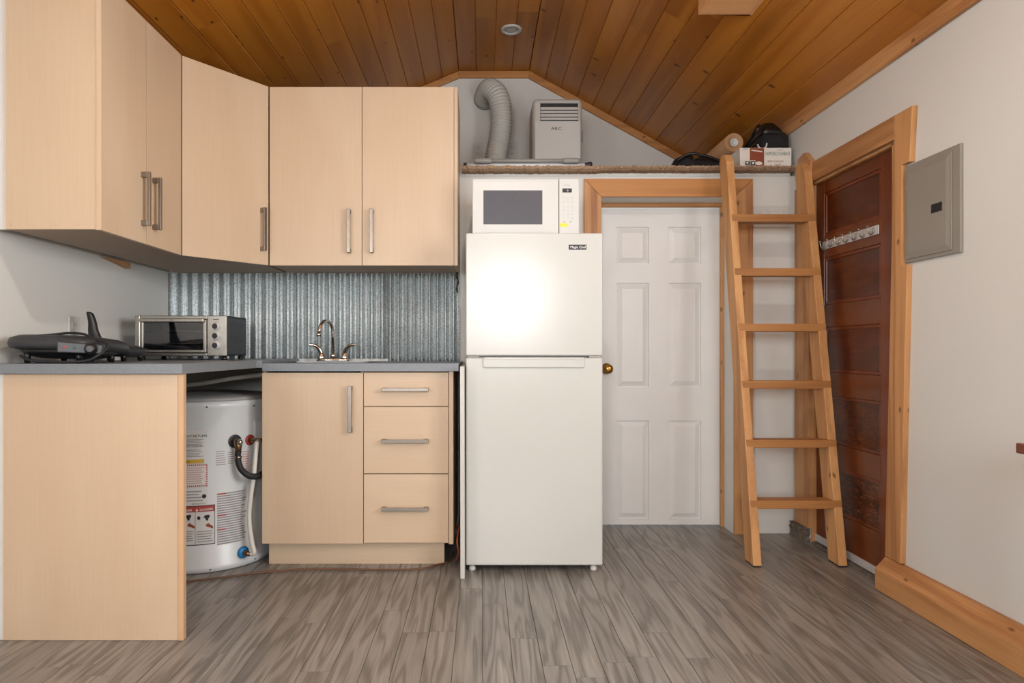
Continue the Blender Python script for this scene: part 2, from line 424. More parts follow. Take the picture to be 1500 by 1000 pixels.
# ceiling --------------------------------------------------------------------------------
T = 0.10
cp = [(XL - 0.1, ZL - 0.1 * SLL), (FL0, ZF), (FL1, ZF), (XR + 0.1, ZR - 0.1 * SLR)]
cb = [(x, z + 0.016) for x, z in cp] + [(x, z + 0.016 + T) for x, z in reversed(cp)]
ceiling = MB()
for a, b_ in ((0, 1), (1, 2), (2, 3)):
    p, q = cp[a], cp[b_]
    ceiling.prism([(p[0], p[1] + 0.016), (q[0], q[1] + 0.016), (q[0], q[1] + T), (p[0], p[1] + T)], YR - 0.1, YG + 0.1, 'y')
ceiling = ceiling.build('ceiling', M['ceil_back'])
struct(ceiling, 'sloped ceiling of stained brown knotty boards', 'ceiling')
co = wloc(ceiling)
def plank_run(x0, z0, x1, z1, n):
    ang = math.atan2(z1 - z0, x1 - x0); L = math.hypot(x1 - x0, z1 - z0); w = L / n
    me = plank_mesh('ceiling_board', w - 0.0006, 0.016, M['ceil'], ch=0.004, down=True)
    for i in range(n):
        t = (i + 0.5) / n
        c = Vector((x0 + (x1 - x0) * t, 0, z0 + (z1 - z0) * t))
        up = Vector((-math.sin(ang), 0, math.cos(ang))) * 0.016
        y = YG - 0.001
        first = True
        while y > YR + 0.02:
            ln = random.uniform(0.5, 2.6) if first else random.uniform(1.4, 3.2); first = False
            y0 = max(y - ln, YR)
            if y0 - YR < 0.5: y0 = YR
            o = bpy.data.objects.new('ceiling_board', me); COL.objects.link(o); o.parent = ceiling
            o.location = c + up + Vector((0, y0 + 0.0004, 0)) - co
            o.rotation_euler = (0, -ang, 0); o.scale = (1, y - y0 - 0.0008, 1)
            y = y0
plank_run(XL, ZL, FL0, ZF, 13)
plank_run(FL0, ZF, FL1, ZF, 4)
plank_run(FL1, ZF, XR, ZR, 12)

# walls ----------------------------------------------------------------------------------
def ztop(x):
    return ZF - SLL * (FL0 - x) if x < FL0 else (ZF if x < FL1 else ZF - SLR * (x - FL1))
DX0, DX1, DZ = 0.634, 1.341, 1.792       # white door opening in the kitchen wall
w = MB().box(XL, DX0, YB, 3.66, 0, 1.905).box(DX1, XR, YB, 3.66, 0, 1.905).box(DX0, DX1, YB, 3.66, DZ, 1.905)
struct(w.build('wall_back', M['wall']), 'white wall under the loft with the panelled door', 'wall')
struct(MB().prism([(XL, 1.9), (XR, 1.9), (XR, ZR + .03), (FL1, ZF + .03), (FL0, ZF + .03), (XL, ZL + .03)], YG, YG + 0.08, 'y').build('wall_gable', M['wall']), 'pale grey white gable wall above the loft', 'wall')
OY0, OY1, OZ = 2.66, 3.33, 1.822         # brown door opening in the right wall
WR0, WR1 = 0.10, 1.40                  # unseen window added in the right wall to brighten the left wall
w = MB().box(XR, XR + 0.12, OY1, YG, 0, ZR + .01).box(XR, XR + 0.12, OY0, OY1, OZ, ZR + .01).box(XR, XR + 0.12, WR1, OY0, 0, ZR + .01)
w.box(XR, XR + 0.12, YR, WR0, 0, ZR + .01).box(XR, XR + 0.12, WR0, WR1, 0, 1.02).box(XR, XR + 0.12, WR0, WR1, 1.98, ZR + .01)
struct(w.build('wall_right', M['wall']), 'white side wall with the brown door and grey panel', 'wall')
WL0, WL1 = -0.65, 0.65
w = MB().box(XL - 0.12, XL, WL1, YG, 0, ZL + .01).box(XL - 0.12, XL, YR, WL0, 0, ZL + .01).box(XL - 0.12, XL, WL0, WL1, 0, 1.0).box(XL - 0.12, XL, WL0, WL1, 2.0, ZL + .01)
struct(w.build('wall_left', M['wall']), 'white side wall behind the kitchen cabinets', 'wall')
w = MB(); Y0, Y1 = YR - 0.10, YR
xs = [XL, -1.40, -0.44, -0.06, 0.78, XR]
w.box(xs[0], xs[1], Y0, Y1, 0, 2.1).box(xs[2], xs[3], Y0, Y1, 0, 2.1).box(xs[4], xs[5], Y0, Y1, 0, 2.1)
w.box(xs[1], xs[2], Y0, Y1, 0, 0.98).box(xs[3], xs[4], Y0, Y1, 0, 1.12)
w.prism([(XL, 2.1), (XR, 2.1), (XR, ZR + .02), (FL1, ZF + .02), (FL0, ZF + .02), (XL, ZL + .02)], Y0, Y1, 'y')
struct(w.build('wall_rear', M['wall']), 'white wall behind the viewer with two windows', 'wall')

def window(n, axis, a0, a1, z0, z1, f0, f1, label):
    """frame, mullion and pane filling an opening; axis is the wall's long direction"""
    c = (a0 + a1) / 2; fm_ = (f0 + f1) / 2
    loc = (c, fm_, z0) if axis == 'x' else (fm_, c, z0)
    r = thing('window_%d' % n, label, 'window', loc, kind='structure')
    def bx(mb, p0, p1, q0, q1, d0, d1):
        return mb.box(p0, p1, d0, d1, q0, q1) if axis == 'x' else mb.box(d0, d1, p0, p1, q0, q1)
    fr = MB(); t = 0.045
    bx(fr, a0, a0 + t, z0, z1, f0, f1); bx(fr, a1 - t, a1, z0, z1, f0, f1); bx(fr, a0 + t, a1 - t, z0, z0 + t, f0, f1); bx(fr, a0 + t, a1 - t, z1 - t, z1, f0, f1)
    fr.build('window_frame', M['white_plastic'], r)
    mu = MB(); bx(mu, c - 0.02, c + 0.02, z0 + t, z1 - t, fm_ - 0.015, fm_ + 0.015); mu.build('mullion', M['white_plastic'], r)
    pa = MB(); bx(pa, a0 + t, c - 0.02, z0 + t, z1 - t, fm_ - 0.003, fm_ + 0.003); pa.build('window_pane', M['glass'], r)
    pa = MB(); bx(pa, c + 0.02, a1 - t, z0 + t, z1 - t, fm_ - 0.003, fm_ + 0.003); pa.build('window_pane', M['glass'], r)
window(1, 'x', -0.06, 0.78, 1.12, 2.10, YR - 0.08, YR - 0.02, 'white framed window behind the viewer, nearer the middle')
window(2, 'x', -1.40, -0.44, 0.98, 2.10, YR - 0.08, YR - 0.02, 'white framed window behind the viewer, nearer the left wall')
window(3, 'y', WL0, WL1, 1.0, 2.0, XL - 0.09, XL - 0.03, 'white framed window in the left wall beside the viewer')
window(4, 'y', WR0, WR1, 1.02, 1.98, XR + 0.03, XR + 0.09, 'unseen white framed window added in the right wall to brighten the left wall')

# loft -----------------------------------------------------------------------------------
loft = thing('loft_platform', 'loft floor with brown carpet edge above the white door', 'loft', (0, 4.0, 1.913), kind='structure')
MB().box(XL, 1.645, YB + 0.0005, YG, 1.906, 1.922).build('deck', M['wall'], loft)
cm = MB(); nx = 180; rng = random.Random(3)
ring = []
for i in range(nx + 1):
    x = -0.105 + (1.64 + 0.105) * i / nx
    jag = rng.uniform(-0.004, 0.004); j2 = rng.uniform(-0.003, 0.003)
    thick = 0.0 if x < 0.62 else 0.006
    ring.append([(x, 3.62, 1.922), (x, 3.435 + jag, 1.914 + thick + j2), (x, 3.417 + jag, 1.924 + j2 + thick), (x, 3.420 + jag, 1.940 + j2), (x, 3.445, LOFT), (x, 3.62, LOFT)])
cm.loft(ring, True, False)
cm.build('carpet_edge', M['carpet'], loft)
MB().box(XL, 1.645, 3.62, YG, 1.922, LOFT).build('carpet', M['carpet'], loft)

# trims ----------------------------------------------------------------------------------
def trim(n, mb, mat, label, cat='trim', bevel=0.002):
    return struct(mb.build('trim_%d' % n, mat, None, bevel), label, cat)
g = 0.048
trim(1, MB().prism([(FL0 - 0.006, ZF - 0.001), (FL1 + 0.008, ZF - 0.001), (FL1 - 0.008, ZF - g), (FL0 + 0.006, ZF - g)], YG - 0.02, YG, 'y'), M['pine_x'], 'short level pine strip at the peak of the gable wall')
e = 0.0
trim(2, MB().prism([(FL1 + 0.008, ZF - 0.004), (1.66, ztop(1.66) - 0.001), (1.66, ztop(1.66) - g * 1.14), (FL1 - 0.008, ZF - g)], YG - 0.02, YG, 'y'), M['pine_x'], 'long sloping pine strip on the gable wall toward the ladder')
trim(3, MB().prism([(FL0 - 0.006, ZF - 0.004), (-1.65, ztop(-1.65) - 0.001), (-1.65, ztop(-1.65) - g * 1.08), (FL0 + 0.006, ZF - g)], YG - 0.02, YG, 'y'), M['pine_x'], 'sloping pine strip on the gable wall behind the tall cabinets')
trim(4, MB().prism([(XR, ZR - 0.062), (XR - 0.02, ZR - 0.062), (XR - 0.02, ztop(XR - 0.02) - 0.001), (XR, ZR)], YR, YG - 0.02, 'y'), M['pine_y'], 'long pine strip where the ceiling meets the right wall')
trim(5, MB().prism([(DX0, DZ - 0.001), (DX0, 0), (0.543, 0), (0.543, DZ + 0.094)], YB - 0.02, YB, 'y'), M['pine_z'], 'pine casing of the white door on the fridge side')
trim(6, MB().prism([(DX0, DZ), (DX1, DZ), (DX1 + 0.098, DZ + 0.095), (0.543, DZ + 0.095)], YB - 0.0205, YB, 'y'), M['pine_x'], 'pine head casing above the white door')
trim(7, MB().prism([(DX1, DZ - 0.001), (DX1, 0), (DX1 + 0.098, 0), (DX1 + 0.098, DZ + 0.094)], YB - 0.02, YB, 'y'), M['pine_z'], 'pine casing of the white door behind the ladder')
trim(8, MB().box(DX0, DX1, 3.628, 3.65, DZ - 0.022, DZ), M['pine_x'], 'thin brown stop strip across the top of the white door')
trim(9, MB().box(DX1 - 0.018, DX1, 3.628, 3.65, 0, DZ - 0.022), M['pine_z'], 'thin pine stop strip down the hinge side of the white door')
t_ = 0.022
trim(10, MB().prism([(2.585, 0.135), (2.685, 0.135), (2.622, OZ + 0.095), (2.513, OZ + 0.095), (2.530, 1.706), (2.5765, 1.706), (2.5765, 1.310), (2.545, 1.310)], XR - t_, XR, 'x'), M['pine_z'], 'knotty pine casing of the brown door beside the grey panel')
trim(11, MB().prism([(2.6265, OZ), (3.275, OZ), (3.275, OZ + 0.095), (2.623, OZ + 0.095)], XR - t_, XR, 'x'), M['pine_y'], 'pine head casing above the brown door')
trim(12, MB().box(XR - t_, XR, 3.315, 3.46, 0.076, OZ), M['pine_z'], 'pine casing of the brown door hidden behind the ladder')
trim(13, MB().prism([(3.276, OZ), (3.276, OZ + 0.098), (3.345, 1.985), (3.412, 1.968), (3.412, OZ)], XR - 0.03, XR, 'x'), M['pine_y'], 'peaked brown wood block beside the loft edge')
o = MB()
rr = random.Random(5)
ringz = []
for k in range(7):
    z = 0.075 * k / 6; ringz.append([(XR - 0.026 - rr.uniform(0, .006), 3.34 + rr.uniform(-.008, .008), z), (XR, 3.34 + rr.uniform(-.01, .01), z), (XR, 3.475, z), (XR - 0.034 - rr.uniform(0, .010), 3.475, z)])
o.loft(ringz, True, False)
trim(14, o, M['dirt'], 'crumbling grey foot of the casing in the corner by the ladder', bevel=0)
# jamb lining of the brown door
trim(15, MB().box(XR - 0.002, XR + 0.06, OY1 - 0.016, OY1 - 0.001, 0, OZ).box(XR - 0.002, XR + 0.06, OY0 + 0.001, OY0 + 0.012, 0, OZ).box(XR - 0.002, XR + 0.06, OY0, OY1, OZ - 0.012, OZ - 0.0005), M['pine_z'], 'pine jamb lining around the brown door')
# baseboard: thick lower board, slimmer board on top leaning back to the wall
bb = thing('baseboard_right', 'thick pine baseboard along the right wall', 'baseboard', (1.64, 0.3, 0), kind='structure')
MB().hexa([(1.612, YR, 0.001), (XR, YR, 0.001), (XR, 2.69, 0.001), (1.612, 2.69, 0.001), (1.612, YR, 0.112), (XR, YR, 0.112), (XR, 2.69, 0.084), (1.612, 2.69, 0.084)]).build('lower_board', M['pine_y'], bb, 0.003)
ub = MB()
ya, yb = YR, 2.69
ub.hexa([(1.6125, ya, 0.1125), (XR, ya, 0.1125), (XR, yb, 0.0845), (1.6125, yb, 0.0845), (1.655, ya, 0.130), (XR, ya, 0.130), (XR, yb, 0.132), (1.655, yb, 0.132)])
ub.build('upper_board', M['pine_y'], bb, 0.002)

# white six panel door --------------------------------------------------------------------
d1 = thing('door_1', 'white six panel door with a brass knob', 'door', (0.985, 3.67, 0.0), kind='structure')
fx0, fx1, fz0, fz1, fy = 0.637, DX1 - 0.003, 0.006, 1.768, 3.653
cols = [(0.749, 0.930), (1.040, 1.221)]
rows = [(0.035, 0.585), (0.771, 1.352), (1.459, 1.664)]
s = MB().box(fx0, fx1, fy + 0.013, fy + 0.035, fz0, fz1)
s.box(fx0, cols[0][0], fy, fy + 0.0135, fz0, fz1).box(cols[0][1], cols[1][0], fy, fy + 0.0135, fz0, fz1).box(cols[1][1], fx1, fy, fy + 0.0135, fz0, fz1)
zz = [fz0] + [v for r in rows for v in r] + [fz1]
for c in cols:
    for i in range(0, 8, 2): s.box(c[0], c[1], fy, fy + 0.0135, zz[i], zz[i + 1])
s.build('door_slab', M['door_white'], d1)
for c in cols:
    for r in rows:
        mb = MB(); m1 = 0.005; m2 = 0.033
        a = [(c[0] + m1, fy + 0.0131, r[0] + m1), (c[1] - m1, fy + 0.0131, r[0] + m1), (c[1] - m1, fy + 0.0131, r[1] - m1), (c[0] + m1, fy + 0.0131, r[1] - m1)]
        a2 = [(c[0] + m1 + .012, fy + 0.0085, r[0] + m1 + .012), (c[1] - m1 - .012, fy + 0.0085, r[0] + m1 + .012), (c[1] - m1 - .012, fy + 0.0085, r[1] - m1 - .012), (c[0] + m1 + .012, fy + 0.0085, r[1] - m1 - .012)]
        b_ = [(c[0] + m2, fy + 0.0015, r[0] + m2), (c[1] - m2, fy + 0.0015, r[0] + m2), (c[1] - m2, fy + 0.0015, r[1] - m2), (c[0] + m2, fy + 0.0015, r[1] - m2)]
        mb.loft([a, a2, b_], True, False); mb.build('door_panel', M['door_white'], d1)
kn = MB().lathe([(0.031, 0.0), (0.031, 0.004), (0.026, 0.008), (0.012, 0.012), (0.011, 0.030), (0.020, 0.036), (0.0265, 0.048), (0.026, 0.060), (0.018, 0.067), (0.006, 0.069)], (0.694, fy, 0.874), (0, -1, 0), 28)
kn.build('door_knob', M['brass'], d1)

# brown panelled door ---------------------------------------------------------------------
dX = XR + 0.018
d2 = thing('door_2', 'worn reddish brown panelled door behind the ladder', 'door', (dX + 0.02, 3.0, 0.0), kind='structure')
dy0, dy1 = OY0 + 0.014, OY1 - 0.018
MB().box(dX + 0.012, dX + 0.04, dy0, dy1, 0.02, OZ - 0.014).build('door_core', M['brown_door'], d2)
pz = [(0.20, 0.42), (0.53, 0.76), (0.87, 1.09), (1.20, 1.432), (1.54, 1.75)]
py0, py1 = dy0 + 0.105, dy1 - 0.075
MB().box(dX, dX + 0.012, dy0, py0, 0.02, OZ - 0.014).build('stile', M['brown_stile'], d2, 0.002)
MB().box(dX, dX + 0.012, py1, dy1, 0.02, OZ - 0.014).build('stile', M['brown_stile'], d2, 0.002)
rz = [0.02] + [v for p in pz for v in p] + [OZ - 0.014]
for i in range(0, 12, 2):
    MB().box(dX, dX + 0.012, py0, py1, rz[i], rz[i + 1]).build('rail', M['brown_rail'], d2, 0.002)
for a, b_ in pz:
    m = 0.016
    MB().box(dX + 0.008, dX + 0.014, py0 + 0.004, py1 - 0.004, a + 0.004, b_ - 0.004).build('door_panel', M['brown_door'], d2, 0.002)
    mo = MB().box(dX + 0.003, dX + 0.012, py0, py0 + m, a, b_).box(dX + 0.003, dX + 0.012, py1 - m, py1, a, b_).box(dX + 0.003, dX + 0.012, py0 + m, py1 - m, a, a + m).box(dX + 0.003, dX + 0.012, py0 + m, py1 - m, b_ - m, b_)
    mo.build('panel_moulding', M['brown_stile'], d2, 0.003)
MB().box(dX - 0.008, dX - 0.0005, dy0, dy1, 0.018, 0.052).build('door_sweep', M['alu'], d2, 0.001)
struct(MB().box(XR - 0.005, XR + 0.10, OY0 + 0.013, OY1 - 0.017, 0.0005, 0.012).build('trim_16', M['dirt']), 'low weathered threshold strip under the brown door', 'trim')

# hook rail hung on the brown door
hk = thing('hook_rail', 'nickel coat rail with seven hooks on the brown door', 'coat hooks', (dX, 3.08, 1.47))
MB().box(dX - 0.006, dX - 0.0008, 2.785, 3.245, 1.472, 1.512).build('back_plate', M['alu'], hk, 0.002)
for i in range(7):
    y = 2.815 + i * 0.066
    mb = MB()
    mb.tube(smooth_path([(dX - 0.007, y, 1.503), (dX - 0.010, y, 1.484), (dX - 0.020, y, 1.474), (dX - 0.030, y, 1.484), (dX - 0.034, y, 1.503)], 5), 0.0032, 8)
    mb.lathe([(0.002, -0.006), (0.005, -0.004), (0.0062, 0), (0.005, 0.004), (0.002, 0.006)], (dX - 0.034, y, 1.508), (0, 0, 1), 12)
    mb.build('hook', M['steel'], hk)

# ------------------------------------------------------------------ kitchen
def bar_handle(p0, p1, out, parent, width=0.016, proj=0.034):
    """flat bar handle between two feet; out is the outward direction"""
    p0 = Vector(p0); p1 = Vector(p1); out = Vector(out).normalized(); d = (p1 - p0).normalized(); sd = d.cross(out)
    mb = MB()
    def ob(c0, c1, ha, hb, a, b):     # box from c0 to c1 with half extents along a and b
        q = []
        for c in (c0, c1):
            q += [c - a * ha - b * hb, c + a * ha - b * hb, c + a * ha + b * hb, c - a * ha + b * hb]
        mb.hexa(q)
    ob(p0 + out * (proj - 0.006), p1 + out * (proj - 0.006), width / 2, 0.005, sd, out)
    for p, k in ((p0, 1), (p1, -1)):
        c = p + d * (0.011 * k)
        ob(c + out * 0.0003, c + out * (proj - 0.010), width / 2, 0.010, sd, d)
    return mb.build('handle', M['steel'], parent, 0.0015)

UZ0, UZ1 = 1.388, 2.246
GAP = 0.0016
# left run: two doors on the left wall
lc = thing('wall_cabinet', 'two door maple upper cabinet on the left wall with bare end panel', 'cabinet', (-1.45, 2.5, UZ0))
LX0, LXF = -1.608, -1.292
MB().box(LX0, LXF - 0.020, 2.232, 2.818, UZ0, UZ1).build('cabinet_body', M['carcass'], lc)
MB().box(LX0, LXF - 0.0165, 2.213, 2.2315, UZ0 - 0.001, UZ1).build('end_panel', M['maple'], lc, 0.0008)
for (a, b_, hy) in ((2.2215, 2.523, 2.490), (2.526, 2.816, 2.575)):
    d = MB().box(LXF - 0.018, LXF, a + GAP, b_, UZ0 - 0.002, UZ1).build('cabinet_door', M['maple'], lc, 0.001)
    bar_handle((LXF, hy, 1.450), (LXF, hy, 1.655), (1, 0, 0), d)
MB().box(XL + 0.001, LX0 - 0.001, 2.222, 2.24, UZ0, UZ1).build('lit_wall_filler', M['wall'], lc)  # added white strip, stands in for lit wall in the shaded gap
for k in range(4):
    MB().lathe([(0.003, 0), (0.0025, 0.001)], (-1.59 + 0.075 * k, 2.2128, UZ0 + 0.012), (0, -1, 0), 8).build('screw_cap', M['maple_edge'], lc)
tag(MB().prism([(2.86, UZ0 - 0.003), (3.06, UZ0 - 0.003), (3.06, UZ0 - 0.030)], XL + 0.001, XL + 0.028, 'x').build('wood_wedge', M['pine_y']), 'small brown wood wedge under the cabinets at the left wall', 'wedge')
# corner
cc = thing('corner_wall_cabinet', 'tall maple upper corner cabinet with one diagonal door', 'cabinet', (-1.4, 3.2, UZ0))
A = Vector((-1.292, 2.820, 0)); B = Vector((-1.026, 3.158, 0)); dd = (B - A).normalized(); nn = Vector((dd.y, -dd.x, 0))
A2 = A - nn * 0.02; B2 = B - nn * 0.02
MB().prism([(LX0, 2.8205), (A2.x, 2.8205), (B2.x - 0.004, 3.158), (B2.x - 0.004, 3.49), (LX0, 3.49)], UZ0, UZ1, 'z').build('cabinet_body', M['carcass'], cc)
q = []
for z in (UZ0 - 0.002, UZ1):
    for p in (A + dd * 0.002, B - dd * 0.003, B - dd * 0.012 - nn * 0.018, A + dd * 0.010 - nn * 0.018): q.append((p.x, p.y, z))
cd = MB().hexa(q).build('cabinet_door', M['maple'], cc, 0.001)
hp = A.lerp(B, 0.905)
bar_handle((hp.x, hp.y, 1.450), (hp.x, hp.y, 1.655), nn, cd)
# back run
bc = thing('wall_cabinet', 'two door maple upper cabinet on the back wall beside the loft', 'cabinet', (-0.57, 3.33, UZ0))
MB().box(-1.022, -0.1345, 3.178, 3.49, UZ0, UZ1).build('cabinet_body', M['carcass'], bc)
MB().box(-0.134, -0.117, 3.160, 3.492, UZ0 - 0.002, UZ1).build('end_panel', M['maple'], bc, 0.0008)
for (a, b_, hx) in ((-1.0235, -0.5795, -0.638), (-0.5765, -0.1355, -0.529)):
    d = MB().box(a, b_, 3.158, 3.1765, UZ0 - 0.002, UZ1).build('cabinet_door', M['maple'], bc, 0.001)
    bar_handle((hx, 3.158, 1.444), (hx, 3.158, 1.655), (0, -1, 0), d)

# base units
FY = 2.930
sc_ = thing('base_cabinet', 'maple sink base cabinet with a single door and long handle', 'cabinet', (-0.757, 3.2, 0))
MB().box(-0.983, -0.967, FY + 0.020, 3.49, 0.11, 0.884).box(-0.547, -0.531, FY + 0.020, 3.49, 0.11, 0.884).box(-0.967, -0.547, FY + 0.020, 3.49, 0.11, 0.126).box(-0.967, -0.547, 3.478, 3.49, 0.126, 0.884).build('cabinet_body', M['carcass'], sc_)
d = MB().box(-0.983, -0.5315, FY, FY + 0.0185, 0.113, 0.877).build('cabinet_door', M['maple'], sc_, 0.001)
bar_handle((-0.586, FY, 0.612), (-0.586, FY, 0.820), (0, -1, 0), d)
dc = thing('drawer_cabinet', 'maple base cabinet with three drawers beside the fridge', 'cabinet', (-0.33, 3.2, 0))
MB().box(-0.529, -0.1485, FY + 0.020, 3.49, 0.11, 0.884).build('cabinet_body', M['carcass'], dc)
MB().box(-0.148, -0.128, FY + 0.001, 3.49, 0.11, 0.884).build('end_panel', M['maple'], dc, 0.0008)
for (a, b_, hz) in ((0.728, 0.877, 0.803), (0.427, 0.724, 0.574), (0.117, 0.423, 0.272)):
    d = MB().box(-0.5285, -0.1505, FY, FY + 0.0185, a, b_).build('drawer_front', M['maple_h'], dc, 0.001)
    bar_handle((-0.446, FY, hz), (-0.238, FY, hz), (0, -1, 0), d)
kick = MB().box(-0.975, -0.172, 3.0, 3.018, 0, 0.108)
tag(kick.build('toe_kick', M['maple_h'], None, 0.001), 'maple toe kick board under the base cabinets', 'toe kick')
# peninsula end panel
ep = thing('worktop_support', 'wide maple board holding up the left end of the worktop', 'support', (-1.31, 2.22, 0))
MB().box(-1.613, -1.024, 2.208, 2.227, 0.001, 0.898).build('panel_board', M['maple'], ep, 0.001)
MB().box(-1.023, -1.005, 2.206, 2.228, 0.001, 0.898).build('panel_edge_strip', M['maple_edge'], ep, 0.001)

MB().box(XL + 0.001, -1.614, 2.212, 2.227, 0.001, 0.898).build('lit_wall_filler', M['wall'], ep)  # added strip beside the support, imitates the lit wall there
# worktops
wl = MB().prism([(XL + 0.002, 2.185), (-1.0, 2.185), (-1.0, 2.905), (-0.975, 2.905), (-0.975, 3.492), (XL + 0.002, 3.492)], 0.899, 0.933, 'z')
tag(wl.build('worktop', M['worktop'], None, 0.002), 'grey laminate worktop along the left wall under the toaster oven', 'worktop')
SX0, SX1, SY0, SY1 = -0.96, -0.52, 2.99, 3.32
wr = MB(); z0, z1 = 0.885, 0.919
wr.box(-0.974, -0.104, 2.905, SY0, z0, z1).box(-0.974, -0.104, SY1, 3.492, z0, z1).box(-0.974, SX0, SY0, SY1, z0, z1).box(SX1, -0.104, SY0, SY1, z0, z1)
tag(wr.build('worktop', M['worktop'], None, 0.0), 'grey laminate worktop with the sink above the drawers', 'worktop')
sk = thing('sink', 'small stainless drop in sink below the faucet', 'sink', (-0.74, 3.155, 0.74))
r_ = MB(); zt = 0.9205
outer = ring_super((SX0 + SX1) / 2, (SY0 + SY1) / 2, zt, 0.236, 0.178, 8); inner = ring_super((SX0 + SX1) / 2, (SY0 + SY1) / 2, zt + 0.001, 0.205, 0.150, 8)
r_.loft([ring_super((SX0 + SX1) / 2, (SY0 + SY1) / 2, zt - 0.001, 0.236, 0.178, 8), outer, inner], False)
r_.build('sink_rim', M['sink'], sk)
c_ = ((SX0 + SX1) / 2, (SY0 + SY1) / 2)
MB().loft([ring_super(*c_, zt + 0.001, 0.205, 0.150, 8), ring_super(*c_, 0.80, 0.195, 0.140, 7), ring_super(*c_, 0.775, 0.17, 0.115, 6), ring_super(*c_, 0.770, 0.02, 0.02, 2)], False).build('sink_bowl', M['sink'], sk)

# faucet
fx, fy_, fz = -0.772, 3.395, 0.919
fc = thing('faucet', 'chrome gooseneck faucet with two lever handles', 'faucet', (fx, fy_, fz))
MB().loft([ring_super(fx, fy_, fz + 0.0005, 0.083, 0.028, 3.5), ring_super(fx, fy_, fz + 0.010, 0.083, 0.028, 3.5), ring_super(fx, fy_, fz + 0.018, 0.076, 0.023, 3.5)]).build('base_plate', M['chrome'], fc)
MB().lathe([(0.016, 0.018), (0.016, 0.034), (0.011, 0.042)], (fx, fy_, fz), (0, 0, 1), 20).build('spout_collar', M['chrome'], fc)
pth = [(fx, fy_, fz + 0.038), (fx, fy_, fz + 0.15)]
for k in range(1, 11):
    t = math.pi * 0.93 * k / 10
    pth.append((fx - 0.024 * (1 - math.cos(t)), fy_ - 0.045 * (1 - math.cos(t)), fz + 0.15 + 0.058 * math.sin(t)))
pth.append((fx - 0.050, fy_ - 0.093, fz + 0.138))
sp = MB().tube(pth, 0.0088, 14).build('spout', M['chrome'], fc)
MB().tube([(fx - 0.0495, fy_ - 0.092, fz + 0.150), (fx - 0.0502, fy_ - 0.0935, fz + 0.139), (fx - 0.0505, fy_ - 0.094, fz + 0.128)], [0.0098, 0.0125, 0.0125], 16).build('spout_tip', M['chrome'], sp)
for sgn in (-1, 1):
    hx = fx + sgn * 0.060
    MB().lathe([(0.020, 0.010), (0.021, 0.02), (0.017, 0.036), (0.013, 0.046), (0.006, 0.052)], (hx, fy_, fz), (0, 0, 1), 20).build('handle_base', M['chrome'], fc)
    p = smooth_path([(hx, fy_, fz + 0.040), (hx + sgn * 0.010, fy_ - 0.006, fz + 0.066), (hx + sgn * 0.032, fy_ - 0.014, fz + 0.084), (hx + sgn * 0.062, fy_ - 0.02, fz + 0.086)], 6)
    MB().tube(p, [0.013 - 0.006 * i / (len(p) - 1) for i in range(len(p))], 12).build('lever', M['chrome'], fc)

# corrugated splashback: two overlapping sheets
def corrugated(x0, x1, y, z0, z1, pitch, amp, label):
    n = int((x1 - x0) / pitch * 10); rows_ = [z0, z1]; v = []; f = []
    for z in rows_:
        for i in range(n + 1):
            x = x0 + (x1 - x0) * i / n
            v.append((x, y - amp * (1 + math.sin(2 * math.pi * (x - x0) / pitch)), z))
    for i in range(n): f.append((i, i + 1, n + 2 + i, n + 1 + i))
    mb = MB(); mb.add(v, f, True); o = mb.build('splashback_sheet', M['galv'])
    so = o.modifiers.new('thickness', 'SOLIDIFY'); so.thickness = 0.0008; so.offset = 0
    tag(o, label, 'splashback', 'corrugated splashback sheets'); return o
corrugated(XL + 0.003, -0.50, YB - 0.003, 0.934, UZ0 - 0.0025, 0.0560, 0.0090, 'corrugated galvanised sheet with broad ribs behind toaster oven and faucet')
corrugated(-0.498, -0.118, YB - 0.003, 0.9195, UZ0 - 0.0025, 0.0420, 0.0066, 'corrugated galvanised sheet with narrow ribs next to the fridge')
tag(MB().tube(smooth_path([(-0.128, 3.40, 1.382), (-0.130, 3.402, 1.36), (-0.124, 3.40, 1.33), (-0.131, 3.40, 1.30), (-0.127, 3.40, 1.275)], 6), [0.006 if i % 6 < 3 else 0.004 for i in range(25)], 8).build('cord_end', M['rubber']), 'short black cord hanging under the upper cabinet beside the fridge', 'cord')

# ------------------------------------------------------------------ fridge
FX0, FX1, FYF = -0.071, 0.532, 2.886
fr = thing('refrigerator', 'tall white top freezer refrigerator', 'refrigerator', (0.23, 3.2, 0))
MB().box(FX0 + 0.006, FX1 - 0.006, FYF + 0.062, 3.45, 0.045, 1.478).build('fridge_body', M['fridge_side'], fr, 0.006)
MB().box(FX0, FX1, FYF, FYF + 0.058, 0.953, 1.494).build('freezer_door', M['fridge'], fr, 0.007, 3)
ld = MB().box(FX0, FX1, FYF, FYF + 0.058, 0.030, 0.944).build('fridge_door', M['fridge'], fr, 0.007, 3)
hs = MB().box(0.004, 0.452, FYF - 0.010, FYF + 0.004, 0.900, 0.946).build('handle_strip', M['fridge'], ld, 0.006, 3)
MB().box(0.012, 0.444, FYF - 0.012, FYF - 0.0095, 0.936, 0.944).build('grip_lip', M['fridge'], hs, 0.001)
MB().box(FX0 + 0.012, FX0 + 0.06, FYF + 0.004, FYF + 0.04, 0.9445, 0.9525).build('hinge_cover', M['grey_plastic'], fr)
MB().box(FX1 - 0.06, FX1 - 0.008, FYF + 0.004, FYF + 0.04, 0.9445, 0.9525).build('hinge_cover', M['steel'], fr)
MB().box(FX0 + 0.03, FX1 - 0.03, FYF + 0.05, FYF + 0.07, 0.028, 0.046).build('base_grille', M['dark_grey'], fr)
